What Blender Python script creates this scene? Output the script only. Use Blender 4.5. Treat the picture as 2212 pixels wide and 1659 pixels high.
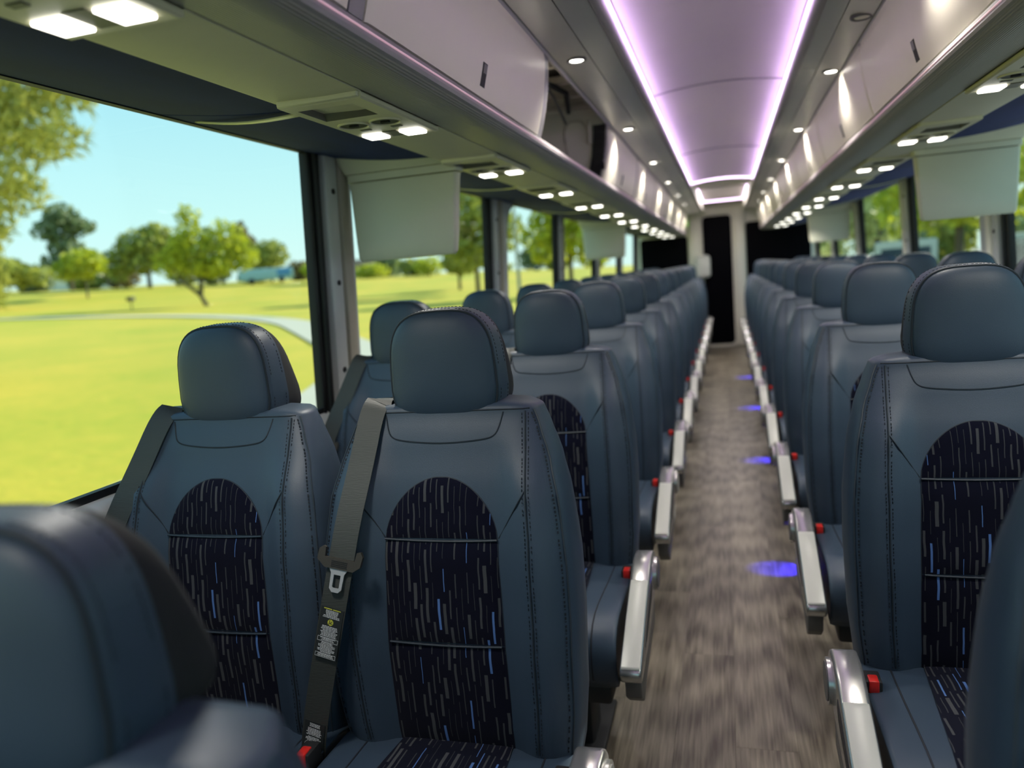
import bpy, bmesh, math, random
from math import sin, cos, pi, radians, sqrt, atan2
from mathutils import Vector, Matrix

for o in list(bpy.data.objects):
    bpy.data.objects.remove(o, do_unlink=True)
scene = bpy.context.scene
COL = scene.collection
rnd = random.Random(7)

# ------------------------------------------------------------------ camera
YAW, PITCH, ROLL, FPX = 0.282, 0.1393, 0.0818, 1649.4
cam_d = bpy.data.cameras.new('camera')
cam = bpy.data.objects.new('camera', cam_d)
COL.objects.link(cam)
fw = Vector((-sin(YAW) * cos(PITCH), cos(YAW) * cos(PITCH), -sin(PITCH)))
rt = Vector((cos(YAW), sin(YAW), 0))
up = rt.cross(fw)
R_ = rt * cos(ROLL) - up * sin(ROLL)
U_ = rt * sin(ROLL) + up * cos(ROLL)
M_ = Matrix((R_, U_, -fw)).transposed().to_4x4()
M_.translation = Vector((0.027, 0.0, 1.23))
cam.matrix_world = M_
cam_d.sensor_width = 36.0
cam_d.lens = FPX * 36.0 / 2212.0
cam_d.clip_start = 0.02
cam_d.clip_end = 2000
cam_d.dof.use_dof = True
cam_d.dof.focus_distance = 1.40
cam_d.dof.aperture_fstop = 2.3
scene.camera = cam

# ------------------------------------------------------------------ world, sun, exposure
SKY_STRENGTH = 0.325
SUN_STRENGTH = 2.3
world = bpy.data.worlds.new('sky')
scene.world = world
world.use_nodes = True
nt = world.node_tree
nt.nodes.clear()
wout = nt.nodes.new('ShaderNodeOutputWorld')
wbg = nt.nodes.new('ShaderNodeBackground')
wramp = nt.nodes.new('ShaderNodeValToRGB')
wtc = nt.nodes.new('ShaderNodeTexCoord')
wsep = nt.nodes.new('ShaderNodeSeparateXYZ')
nt.links.new(wtc.outputs['Generated'], wsep.inputs[0])
nt.links.new(wsep.outputs['Z'], wramp.inputs[0])
cr = wramp.color_ramp
cr.elements[0].position = 0.0
cr.elements[0].color = (0.72, 0.94, 0.90, 1)
cr.elements[1].position = 1.0
cr.elements[1].color = (0.12, 0.34, 0.72, 1)
e = cr.elements.new(0.10); e.color = (0.58, 0.90, 0.92, 1)
e = cr.elements.new(0.28); e.color = (0.36, 0.74, 0.90, 1)
nt.links.new(wramp.outputs[0], wbg.inputs['Color'])
wbg.inputs['Strength'].default_value = SKY_STRENGTH
nt.links.new(wbg.outputs[0], wout.inputs[0])

sun_d = bpy.data.lights.new('sun', 'SUN')
sun_d.energy = SUN_STRENGTH
sun_d.angle = radians(0.6)
sun_d.color = (1.0, 0.93, 0.80)
sun = bpy.data.objects.new('sun', sun_d)
COL.objects.link(sun)
sdir = Vector((0.50, 0.78, 0.43)).normalized()      # towards the sun: behind the coach, to the right
sun.rotation_euler = sdir.to_track_quat('Z', 'Y').to_euler()

vs = scene.view_settings
vs.view_transform = 'Standard'
vs.look = 'None'
vs.gamma = 1.0
vs.use_curve_mapping = False
vs.exposure = 1.78

# ------------------------------------------------------------------ helpers
def lerp_tab(tab, t):
    if t <= tab[0][0]:
        return tab[0][1]
    for (a, va), (b, vb) in zip(tab, tab[1:]):
        if t <= b:
            k = (t - a) / (b - a)
            k = k * k * (3 - 2 * k) * 0.35 + k * 0.65
            return va + (vb - va) * k
    return tab[-1][1]

def sstep(a, b, t):
    t = min(1, max(0, (t - a) / (b - a)))
    return t * t * (3 - 2 * t)

def empty(name, loc=(0, 0, 0), rz=0.0):
    o = bpy.data.objects.new(name, None)
    o.empty_display_size = 0.05
    o.location = loc
    o.rotation_euler = (0, 0, rz)
    COL.objects.link(o)
    return o

def tag(o, label=None, cat=None, group=None, kind=None):
    if label: o['label'] = label
    if cat: o['category'] = cat
    if group: o['group'] = group
    if kind: o['kind'] = kind
    return o

def make_mesh(name, verts, faces, mat, smooth=True, sharp=0.7, uv=None):
    me = bpy.data.meshes.new(name)
    me.from_pydata([tuple(v) for v in verts], [], faces)
    if uv:
        l = me.uv_layers.new(name='UVMap')
        for poly in me.polygons:
            for li in poly.loop_indices:
                l.data[li].uv = uv[me.loops[li].vertex_index]
    me.materials.append(mat)
    if smooth:
        me.shade_smooth()
        me.set_sharp_from_angle(angle=sharp)
    me.update()
    return me

def link(name, me, parent=None, loc=None):
    o = bpy.data.objects.new(name, me)
    COL.objects.link(o)
    if parent: o.parent = parent
    if loc: o.location = loc
    return o

class MB:
    """collects vertices and faces of one mesh"""
    def __init__(s): s.v = []; s.f = []; s.uv = []
    def add(s, vs, fs):
        b = len(s.v); s.v += [tuple(x) for x in vs]; s.f += [tuple(i + b for i in q) for q in fs]
        return s
    def box(s, a, b):
        x0, y0, z0 = a; x1, y1, z1 = b
        v = [(x, y, z) for z in (z0, z1) for y in (y0, y1) for x in (x0, x1)]
        return s.add(v, [(0, 2, 3, 1), (4, 5, 7, 6), (0, 1, 5, 4), (2, 6, 7, 3), (0, 4, 6, 2), (1, 3, 7, 5)])
    def rbox(s, a, b, r=0.005, seg=2):
        bm = bmesh.new()
        bmesh.ops.create_cube(bm, size=1)
        c = [(a[i] + b[i]) / 2 for i in range(3)]; d = [abs(b[i] - a[i]) for i in range(3)]
        for v in bm.verts: v.co = Vector([c[i] + v.co[i] * d[i] for i in range(3)])
        bmesh.ops.bevel(bm, geom=list(bm.edges), offset=min(r, min(d) * 0.45), segments=seg, profile=0.5, affect='EDGES')
        return s.frombm(bm)
    def frombm(s, bm):
        bm.verts.index_update()
        s.add([v.co for v in bm.verts], [[v.index for v in f.verts] for f in bm.faces])
        bm.free()
        return s
    def prism(s, pts, axis, a, b, bevel=0.0, seg=2):
        """polygon pts (2D) extruded along axis from a to b"""
        def mk(p, t):
            return {'x': (t, p[0], p[1]), 'y': (p[0], t, p[1]), 'z': (p[0], p[1], t)}[axis]
        bm = bmesh.new()
        v0 = [bm.verts.new(mk(p, a)) for p in pts]; v1 = [bm.verts.new(mk(p, b)) for p in pts]
        n = len(pts)
        bm.faces.new(v0); bm.faces.new(v1[::-1])
        for i in range(n): bm.faces.new((v0[i], v1[i], v1[(i + 1) % n], v0[(i + 1) % n]))
        bmesh.ops.recalc_face_normals(bm, faces=list(bm.faces))
        if bevel:
            es = [e for e in bm.edges if e.calc_face_angle(0) > 0.35]
            bmesh.ops.bevel(bm, geom=es, offset=bevel, segments=seg, profile=0.5, affect='EDGES')
        return s.frombm(bm)
    def tube(s, pts, r, n=6, caps=True):
        pts = [Vector(p) for p in pts]; rings = []
        up0 = None
        for i, p in enumerate(pts):
            t = (pts[min(i + 1, len(pts) - 1)] - pts[max(i - 1, 0)]).normalized()
            if up0 is None:
                up0 = Vector((0, 0, 1)) if abs(t.z) < 0.9 else Vector((0, 1, 0))
            a = t.cross(up0)
            if a.length < 1e-5: a = t.orthogonal()
            a.normalize(); b = a.cross(t).normalized(); up0 = b
            rr = r[i] if isinstance(r, (list, tuple)) else r
            rings.append([p + a * (cos(2 * pi * k / n) * rr) + b * (sin(2 * pi * k / n) * rr) for k in range(n)])
        return s.loft(rings, caps)
    def loft(s, rings, caps=True, closed=True):
        n = len(rings[0]); vs = [p for r in rings for p in r]; fs = []
        for i in range(len(rings) - 1):
            for k in range(n if closed else n - 1):
                a = i * n + k; b = i * n + (k + 1) % n
                fs.append((a, b, b + n, a + n))
        if caps and closed:
            fs.append(tuple(range(n))[::-1]); m = (len(rings) - 1) * n
            fs.append(tuple(range(m, m + n)))
        return s.add(vs, fs)
    def cyl(s, p0, p1, r, n=16, r1=None):
        return s.tube([p0, p1], [r, r if r1 is None else r1], n)
    def mesh(s, name, mat, smooth=True, sharp=0.7, fix=True):
        me = make_mesh(name, s.v, s.f, mat, False, uv=s.uv or None)
        if fix:
            bm = bmesh.new(); bm.from_mesh(me)
            bmesh.ops.recalc_face_normals(bm, faces=list(bm.faces)); bm.to_mesh(me); bm.free()
        if smooth:
            me.shade_smooth(); me.set_sharp_from_angle(angle=sharp)
        return me
    def obj(s, name, mat, parent=None, smooth=True, sharp=0.7, fix=True):
        return link(name, s.mesh(name, mat, smooth, sharp, fix), parent)

# ------------------------------------------------------------------ materials
class NG:
    def __init__(s, name):
        s.m = bpy.data.materials.new(name); s.m.use_nodes = True
        s.t = s.m.node_tree; s.b = s.t.nodes['Principled BSDF']; s.out = s.t.nodes['Material Output']
    def n(s, typ, **kw):
        x = s.t.nodes.new(typ)
        for k, v in kw.items(): setattr(x, k, v)
        return x
    def l(s, a, b): s.t.links.new(a, b)
    def math(s, op, a, b=None, c=None):
        x = s.n('ShaderNodeMath', operation=op)
        for i, v in enumerate((a, b, c)):
            if v is None: continue
            if isinstance(v, (int, float)): x.inputs[i].default_value = v
            else: s.l(v, x.inputs[i])
        return x.outputs[0]
    def mix(s, fac, a, b):
        x = s.n('ShaderNodeMix', data_type='RGBA')
        for sock, v in ((x.inputs[0], fac), (x.inputs[6], a), (x.inputs[7], b)):
            if isinstance(v, (int, float)): sock.default_value = v
            elif isinstance(v, tuple): sock.default_value = v if len(v) == 4 else v + (1,)
            else: s.l(v, sock)
        return x.outputs[2]
    def coords(s, kind='Object', scale=(1, 1, 1)):
        tc = s.n('ShaderNodeTexCoord'); mp = s.n('ShaderNodeMapping')
        s.l(tc.outputs[kind], mp.inputs[0]); mp.inputs['Scale'].default_value = scale
        return mp.outputs[0]
    def noise(s, vec, scale=5, detail=3, rough=0.5):
        x = s.n('ShaderNodeTexNoise'); x.inputs['Scale'].default_value = scale
        x.inputs['Detail'].default_value = detail; x.inputs['Roughness'].default_value = rough
        s.l(vec, x.inputs['Vector']); return x.outputs[0]
    def bump(s, h, strength=0.1, dist=0.001):
        x = s.n('ShaderNodeBump'); x.inputs['Strength'].default_value = strength
        x.inputs['Distance'].default_value = dist; s.l(h, x.inputs['Height'])
        s.l(x.outputs[0], s.b.inputs['Normal'])

def mat(name, col, rough=0.5, metal=0.0, var=0.08, vscale=20, bump=0.0, bscale=400, spec=0.5, stretch=(1, 1, 1), coat=0.0):
    g = NG(name)
    v = g.coords('Object', stretch)
    nz = g.noise(v, vscale, 3)
    a = tuple(c * (1 - var) for c in col); b = tuple(min(1, c * (1 + var)) for c in col)
    g.l(g.mix(nz, a, b), g.b.inputs['Base Color'])
    g.b.inputs['Roughness'].default_value = rough
    g.b.inputs['Metallic'].default_value = metal
    g.b.inputs['Specular IOR Level'].default_value = spec
    g.b.inputs['Coat Weight'].default_value = coat
    if bump:
        g.bump(g.noise(v, bscale, 2), bump, 0.001)
    return g.m

def emis(name, col, strength):
    g = NG(name)
    g.b.inputs['Base Color'].default_value = (0.8, 0.8, 0.8, 1)
    g.b.inputs['Emission Color'].default_value = col + (1,)
    g.b.inputs['Emission Strength'].default_value = strength
    return g.m

def glass_mat(name, tint=(1, 1, 1), refl=0.06):
    g = NG(name)
    tr = g.n('ShaderNodeBsdfTransparent'); tr.inputs[0].default_value = tint + (1,)
    gl = g.n('ShaderNodeBsdfGlossy'); gl.inputs['Roughness'].default_value = 0.02
    lw = g.n('ShaderNodeLayerWeight'); lw.inputs[0].default_value = 0.25
    mx = g.n('ShaderNodeMixShader')
    g.l(g.math('MULTIPLY', lw.outputs['Fresnel'], refl / 0.1), mx.inputs[0])
    g.l(tr.outputs[0], mx.inputs[1]); g.l(gl.outputs[0], mx.inputs[2]); g.l(mx.outputs[0], g.out.inputs[0])
    return g.m

LEATHER = (0.035, 0.056, 0.085)
MT = {}
MT['leather'] = mat('blue_grey_leather', LEATHER, 0.46, var=0.06, vscale=12, bump=0.25, bscale=900, spec=0.45)
MT['leather_dark'] = mat('dark_headrest_back_cloth', (0.010, 0.011, 0.012), 0.85, bump=0.3, bscale=900)
MT['thread'] = mat('dark_thread', (0.006, 0.009, 0.016), 0.7)
MT['thread_blue'] = mat('blue_thread', (0.010, 0.017, 0.026), 0.7)
MT['piping'] = mat('grey_piping', (0.026, 0.035, 0.047), 0.5)
MT['belt'] = mat('charcoal_webbing', (0.040, 0.044, 0.039), 0.6, bump=0.5, bscale=700, stretch=(0.1, 0.1, 1))
MT['belt_plastic'] = mat('belt_plastic', (0.045, 0.040, 0.032), 0.5, bump=0.2)
MT['chrome'] = mat('belt_steel', (0.70, 0.70, 0.70), 0.30, 0.55, var=0.02)
MT['black_plastic'] = mat('black_plastic', (0.009, 0.009, 0.010), 0.65)
MT['red_plastic'] = mat('red_plastic', (0.62, 0.02, 0.015), 0.35)
MT['label_black'] = mat('label_black', (0.018, 0.022, 0.022), 0.6)
MT['label_white'] = mat('label_white', (0.6, 0.62, 0.62), 0.6)
MT['label_yellow'] = mat('label_yellow', (0.55, 0.55, 0.06), 0.6)
MT['silver'] = mat('silver_armrest_plastic', (0.46, 0.46, 0.45), 0.24, 0.8, var=0.03, spec=0.6)
MT['arm_pad'] = mat('pale_armrest_pad', (0.44, 0.44, 0.40), 0.34, 0.0, var=0.03)
MT['grey_metal'] = mat('grey_bracket_metal', (0.14, 0.14, 0.14), 0.45, 0.5)
MT['dark_metal'] = mat('dark_seat_frame_metal', (0.03, 0.032, 0.035), 0.5, 0.4)
MT['soffit'] = mat('soffit_vinyl', (0.64, 0.61, 0.46), 0.55, var=0.03, bump=0.35, bscale=500)
MT['psu'] = mat('console_plastic', (0.68, 0.65, 0.47), 0.42, var=0.02, bump=0.1, bscale=600)
MT['psu_dark'] = mat('vent_plastic', (0.13, 0.125, 0.09), 0.45)
MT['vent_dark'] = mat('vent_dark', (0.035, 0.034, 0.025), 0.5)
MT['lip'] = mat('rack_edge_extrusion', (0.36, 0.345, 0.355), 0.55, 0.1, var=0.03)
MT['bin'] = mat('bin_door_plastic', (0.86, 0.82, 0.69), 0.40, var=0.015, bump=0.08, bscale=500)
MT['bin_grey'] = mat('bin_divider_grey', (0.26, 0.255, 0.265), 0.4)
MT['bin_in'] = mat('bin_interior', (0.66, 0.62, 0.52), 0.6)
MT['metal_panel'] = mat('brushed_ceiling_metal', (0.56, 0.55, 0.50), 0.30, 0.35, var=0.04, vscale=6)
MT['ceil'] = mat('ceiling_panel_fabric', (0.76, 0.71, 0.70), 0.7, var=0.02, bump=0.2, bscale=700)
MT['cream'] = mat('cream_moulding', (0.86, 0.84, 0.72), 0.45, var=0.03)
MT['navy'] = mat('navy_suede_valance', (0.012, 0.028, 0.15), 0.9, var=0.35, vscale=9, bump=0.2, stretch=(1, 0.4, 1))
MT['pillar'] = mat('pillar_grey', (0.56, 0.575, 0.575), 0.42, 0.2, var=0.04)
MT['rubber'] = mat('black_rubber', (0.008, 0.008, 0.009), 0.5)
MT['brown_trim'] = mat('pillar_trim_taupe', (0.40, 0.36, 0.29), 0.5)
MT['monitor'] = mat('monitor_shell', (0.66, 0.65, 0.52), 0.5, var=0.02, bump=0.15, bscale=500)
MT['wall'] = mat('grey_wall_carpet', (0.15, 0.16, 0.165), 0.8, bump=0.3, bscale=500)
MT['black_glass'] = mat('black_glass', (0.0015, 0.0015, 0.003), 0.5, spec=0.05)
MT['white_box'] = mat('white_plastic', (0.72, 0.72, 0.66), 0.4)
MT['strip_metal'] = mat('yellowed_trim_strip', (0.62, 0.60, 0.34), 0.3, 0.2)
MT['glass'] = glass_mat('window_glass', (0.97, 1.0, 0.98), 0.003)
MT['bark'] = mat('bark', (0.10, 0.085, 0.05), 0.9, var=0.3)
MT['purple'] = emis('purple_light', (0.86, 0.62, 1.0), 2.0)
MT['pink'] = emis('pink_light', (1.0, 0.40, 0.55), 0.09)
MT['lamp_white'] = emis('white_lamp', (1.0, 0.97, 0.88), 1.7)
MT['down_white'] = emis('downlight_lamp', (1.0, 0.95, 0.84), 5.0)
MT['blue_led'] = emis('blue_led', (0.05, 0.04, 1.0), 6.0)
MT['exit_green'] = emis('exit_green', (0.35, 0.9, 0.12), 1.0)

def fabric():
    g = NG('dash_patterned_fabric')
    tc = g.n('ShaderNodeTexCoord')
    sp = g.n('ShaderNodeSeparateXYZ'); g.l(tc.outputs['UV'], sp.inputs[0])
    wob = g.noise(tc.outputs['UV'], 14, 2)
    u = g.math('ADD', sp.outputs[0], g.math('MULTIPLY', g.math('SUBTRACT', wob, 0.5), 0.006))
    cu = g.math('DIVIDE', u, 0.0108)
    col = g.math('FLOOR', cu); fu = g.math('FRACT', cu)
    w1 = g.n('ShaderNodeTexWhiteNoise', noise_dimensions='1D'); g.l(col, w1.inputs['W'])
    rv = g.math('ADD', g.math('DIVIDE', sp.outputs[1], 0.068), g.math('MULTIPLY', w1.outputs['Value'], 17.0))
    row = g.math('FLOOR', rv); fv = g.math('FRACT', rv)
    cmb = g.n('ShaderNodeCombineXYZ'); g.l(col, cmb.inputs[0]); g.l(row, cmb.inputs[1])
    w2 = g.n('ShaderNodeTexWhiteNoise', noise_dimensions='2D'); g.l(cmb.outputs[0], w2.inputs['Vector'])
    s2 = g.n('ShaderNodeSeparateColor'); g.l(w2.outputs['Color'], s2.inputs[0])
    wid = g.math('ADD', 0.05, g.math('MULTIPLY', g.math('POWER', s2.outputs[0], 2.2), 0.26))
    inx = g.math('LESS_THAN', g.math('ABSOLUTE', g.math('SUBTRACT', fu, 0.5)), wid)
    top = g.math('ADD', 0.55, g.math('MULTIPLY', s2.outputs[1], 0.38))
    iny = g.math('LESS_THAN', g.math('ABSOLUTE', g.math('SUBTRACT', fv, 0.5)), g.math('MULTIPLY', top, 0.5))
    on = g.math('GREATER_THAN', s2.outputs[1], 0.10)
    msk = g.math('MULTIPLY', g.math('MULTIPLY', inx, iny), on)
    blue = g.math('GREATER_THAN', s2.outputs[2], 0.88)
    c1 = g.mix(s2.outputs[0], (0.034, 0.036, 0.041), (0.062, 0.064, 0.069))
    c2 = g.mix(blue, c1, (0.085, 0.17, 0.40))
    g.l(g.mix(msk, (0.0035, 0.004, 0.012), c2), g.b.inputs['Base Color'])
    g.b.inputs['Roughness'].default_value = 0.95
    g.b.inputs['Specular IOR Level'].default_value = 0.1
    g.b.inputs['Sheen Weight'].default_value = 0.05
    g.bump(g.noise(tc.outputs['UV'], 1500, 2), 0.3, 0.0006)
    return g.m
MT['fabric'] = fabric()

def wood():
    g = NG('grey_oak_vinyl')
    tc = g.n('ShaderNodeTexCoord'); oi = g.n('ShaderNodeObjectInfo')
    ad = g.n('ShaderNodeVectorMath', operation='ADD')
    sc = g.n('ShaderNodeVectorMath', operation='SCALE'); g.l(oi.outputs['Location'], sc.inputs[0]); sc.inputs['Scale'].default_value = 7.3
    g.l(tc.outputs['Object'], ad.inputs[0]); g.l(sc.outputs[0], ad.inputs[1])
    mp = g.n('ShaderNodeMapping'); g.l(ad.outputs[0], mp.inputs[0]); mp.inputs['Scale'].default_value = (22, 1.6, 1)
    n1 = g.noise(mp.outputs[0], 1.3, 5, 0.6)
    mp2 = g.n('ShaderNodeMapping'); g.l(ad.outputs[0], mp2.inputs[0]); mp2.inputs['Scale'].default_value = (160, 5, 1)
    n2 = g.noise(mp2.outputs[0], 1.0, 3, 0.6)
    wv = g.n('ShaderNodeTexWave', wave_type='RINGS', rings_direction='X'); wv.inputs['Scale'].default_value = 0.6
    wv.inputs['Distortion'].default_value = 7; wv.inputs['Detail'].default_value = 2; wv.inputs['Detail Scale'].default_value = 0.7
    mp3 = g.n('ShaderNodeMapping'); g.l(ad.outputs[0], mp3.inputs[0]); mp3.inputs['Scale'].default_value = (26, 2.2, 1); g.l(mp3.outputs[0], wv.inputs[0])
    f = g.math('ADD', g.math('MULTIPLY', n1, 0.42), g.math('ADD', g.math('MULTIPLY', n2, 0.50), g.math('MULTIPLY', wv.outputs['Fac'], 0.12)))
    f = g.math('ADD', f, g.math('MULTIPLY', g.math('SUBTRACT', oi.outputs['Random'], 0.5), 0.10))
    rp = g.n('ShaderNodeValToRGB'); g.l(f, rp.inputs[0])
    rp.color_ramp.elements[0].position = 0.36; rp.color_ramp.elements[0].color = (0.058, 0.046, 0.033, 1)
    rp.color_ramp.elements[1].position = 0.74; rp.color_ramp.elements[1].color = (0.285, 0.25, 0.19, 1)
    g.l(rp.outputs[0], g.b.inputs['Base Color'])
    g.b.inputs['Roughness'].default_value = 0.38
    g.b.inputs['Specular IOR Level'].default_value = 0.4
    g.bump(n2, 0.15, 0.0008)
    return g.m
MT['wood'] = wood()

def ribbed():
    g = NG('ribbed_rack_underside')
    tc = g.n('ShaderNodeTexCoord'); sp = g.n('ShaderNodeSeparateXYZ'); g.l(tc.outputs['Object'], sp.inputs[0])
    w = g.math('SINE', g.math('MULTIPLY', sp.outputs[0], 2 * pi / 0.0042))
    g.b.inputs['Base Color'].default_value = (0.38, 0.37, 0.33, 1)
    g.b.inputs['Roughness'].default_value = 0.42
    g.b.inputs['Metallic'].default_value = 0.2
    g.bump(w, 0.35, 0.0008)
    return g.m
MT['ribbed'] = ribbed()

def leafmat(name, c1, c2):
    g = NG(name)
    ge = g.n('ShaderNodeNewGeometry')
    g.l(g.mix(ge.outputs['Random Per Island'], c1, c2), g.b.inputs['Base Color'])
    g.b.inputs['Roughness'].default_value = 0.6
    tl = g.n('ShaderNodeBsdfTranslucent'); g.l(g.mix(ge.outputs['Random Per Island'], c1, c2), tl.inputs[0])
    mx = g.n('ShaderNodeMixShader'); mx.inputs[0].default_value = 0.4
    g.l(g.b.outputs[0], mx.inputs[1]); g.l(tl.outputs[0], mx.inputs[2]); g.l(mx.outputs[0], g.out.inputs[0])
    return g.m
MT['leaf_bright'] = leafmat('bright_leaf', (0.30, 0.36, 0.02), (0.60, 0.62, 0.05))
MT['leaf_mid'] = leafmat('mid_leaf', (0.22, 0.27, 0.05), (0.46, 0.48, 0.10))
MT['leaf_dark'] = leafmat('dark_leaf', (0.13, 0.19, 0.09), (0.27, 0.33, 0.15))
MT['needle'] = leafmat('pine_needle', (0.24, 0.30, 0.07), (0.70, 0.66, 0.16))
MT['leaf_pale'] = leafmat('pale_leaf', (0.40, 0.46, 0.16), (0.66, 0.68, 0.32))
MT['leaf_brown'] = leafmat('brown_leaf', (0.16, 0.14, 0.06), (0.30, 0.25, 0.10))

def grass():
    g = NG('lawn_grass')
    v = g.coords('Object')
    n1 = g.noise(v, 0.12, 4, 0.6); n2 = g.noise(v, 2.5, 4, 0.7)
    f = g.math('ADD', g.math('MULTIPLY', n1, 0.7), g.math('MULTIPLY', n2, 0.3))
    rp = g.n('ShaderNodeValToRGB'); g.l(f, rp.inputs[0])
    rp.color_ramp.elements[0].position = 0.36; rp.color_ramp.elements[0].color = (0.37, 0.39, 0.010, 1)
    rp.color_ramp.elements[1].position = 0.62; rp.color_ramp.elements[1].color = (0.61, 0.46, 0.03, 1)
    g.l(rp.outputs[0], g.b.inputs['Base Color'])
    g.b.inputs['Roughness'].default_value = 0.9
    g.bump(n2, 0.4, 0.05)
    return g.m
MT['grass'] = grass()
MT['path'] = mat('pale_path', (0.52, 0.50, 0.38), 0.9, var=0.1, vscale=2)
MT['asphalt'] = mat('asphalt', (0.36, 0.36, 0.33), 0.9, var=0.15, vscale=3)
MT['white_paint'] = mat('white_car_paint', (0.72, 0.74, 0.74), 0.25, var=0.02, coat=0.5)
MT['cream_paint'] = mat('cream_bus_paint', (0.62, 0.58, 0.44), 0.5, var=0.05)
MT['car_glass'] = mat('car_glass', (0.02, 0.025, 0.03), 0.1)
MT['blue_paint'] = mat('pale_blue_panel', (0.35, 0.55, 0.62), 0.5)
MT['tan_wall'] = mat('tan_wall', (0.55, 0.45, 0.28), 0.8)
MT['concrete'] = mat('concrete_pole', (0.42, 0.40, 0.33), 0.8)

# ------------------------------------------------------------------ the coach shell
Y0, Y1 = -1.7, 11.36
def wx(z): return 1.205 - 0.051 * (z - 0.86)          # wall leans in towards the roof

# floor: base slab with vinyl planks laid on it
fl = MB().box((-1.22, Y0, -0.10), (1.22, Y1 + 0.1, -0.004)).obj('floor', MT['dark_metal'])
tag(fl, kind='structure')
PW, PL = 0.152, 1.22
pm = {}
ci = 0
x = -1.215
while x < 1.2:
    y = Y0 - (ci * 0.47 % PL)
    w = min(PW, 1.215 - x)
    while y < Y1:
        a = max(y, Y0); b = min(y + PL, Y1)
        if b - a > 0.03:
            key = (round(w, 3), round(b - a, 3))
            if key not in pm:
                pm[key] = MB().rbox((0.0002, 0.0002, -0.004), (w - 0.0002, b - a - 0.0002, 0.0), 0.0003, 1).mesh('plank', MT['wood'])
            link('plank', pm[key], fl, (x, a, 0))
        y += PL
    x += PW; ci += 1

# side walls, each with sill moulding; windows above
LP = [0.36, 2.085, 3.86, 5.52, 7.2, 8.9, 10.6]
RP = [0.25, 1.98, 3.70, 5.38, 7.25, 8.95, 10.6]
SILL, HEAD = 0.855, 1.70
for side, nm in ((-1, 'wall_left'), (1, 'wall_right')):
    g = MB()
    def quadstrip(pts):
        ring = [[(side * px, yy, pz) for (px, pz) in pts] for yy in (Y0, Y1)]
        g.loft(ring, True)
    quadstrip([(1.205, 0.0), (1.225, 0.0), (1.225, SILL), (1.205, SILL)])
    quadstrip([(wx(HEAD), HEAD), (1.225, HEAD), (1.225, 2.12), (wx(HEAD), 2.12)])
    w = g.obj(nm, MT['wall'], smooth=False); tag(w, kind='structure')
    s = MB()
    prof = [(1.212, SILL + 0.004), (1.19, SILL + 0.004), (1.172, SILL - 0.012), (1.165, SILL - 0.05), (1.170, SILL - 0.16), (1.19, SILL - 0.20), (1.212, SILL - 0.20)]
    s.loft([[(side * a, yy, b) for a, b in prof] for yy in (Y0, Y1)], True)
    s.obj('sill_panel', MT['pillar'], w, sharp=0.9)
    s = MB(); s.tube([(side * 1.1675, Y0, SILL - 0.10), (side * 1.1675, Y1, SILL - 0.10)], 0.002, 6)
    s.obj('sill_seam', MT['rubber'], w)

def pillar(side, y, label, arch=False):
    t = empty('window_pillar', (0, y, 0))
    t['label'] = label; t['category'] = 'pillar'; t['group'] = 'window pillars along the coach'
    def sec(x0, x1, ya, yb, m, nm, r=0.008, z0=SILL - 0.02, z1=HEAD):
        g = MB()
        # section in (inset, y) swept along the leaning wall
        n = 5; pts = [(x0, ya), (x1 - r, ya), (x1 - r * 0.3, ya + r * 0.3), (x1, ya + r), (x1, yb - r), (x1 - r * 0.3, yb - r * 0.3), (x1 - r, yb), (x0, yb)]
        g.loft([[(side * (wx(z) - p[0]), p[1], z) for p in pts] for z in (z0, (z0 + z1) / 2, z1)], True)
        return g.obj(nm, m, t)
    sec(-0.01, 0.018, 0.0, 0.022, MT['rubber'], 'rubber_track')
    sec(-0.01, 0.030, 0.026, 0.040, MT['rubber'], 'rubber_track')
    sec(-0.01, 0.018, 0.044, 0.072, MT['rubber'], 'rubber_track')
    sec(-0.01, 0.036, 0.072, 0.150, MT['pillar'], 'post', 0.012)
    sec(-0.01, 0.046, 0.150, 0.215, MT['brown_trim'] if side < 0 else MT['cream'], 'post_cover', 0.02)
    sec(-0.01, 0.030, 0.215, 0.250, MT['pillar'], 'post_edge', 0.01)
    for z in (0.98, 1.255, 1.535):
        g = MB(); xx = side * (wx(z) - 0.036)
        g.cyl((xx, 0.110, z), (xx - side * 0.004, 0.110, z), 0.0085, 14)
        g.cyl((xx - side * 0.004, 0.110, z), (xx - side * 0.006, 0.110, z), 0.0085, 14, 0.004)
        g.obj('screw', MT['rubber'], t)
    return t
ordn = ['first', 'second', 'third', 'fourth', 'fifth', 'sixth', 'seventh', 'eighth', 'ninth', 'tenth', 'eleventh', 'twelfth', 'thirteenth', 'fourteenth']
for k, y in enumerate(LP):
    pillar(-1, y, 'grey window pillar with black track, lawn side, %s from the front' % ordn[k])
for k, y in enumerate(RP):
    pillar(1, y, 'grey window pillar on the parking side, %s counted from the front' % ordn[k])

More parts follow.
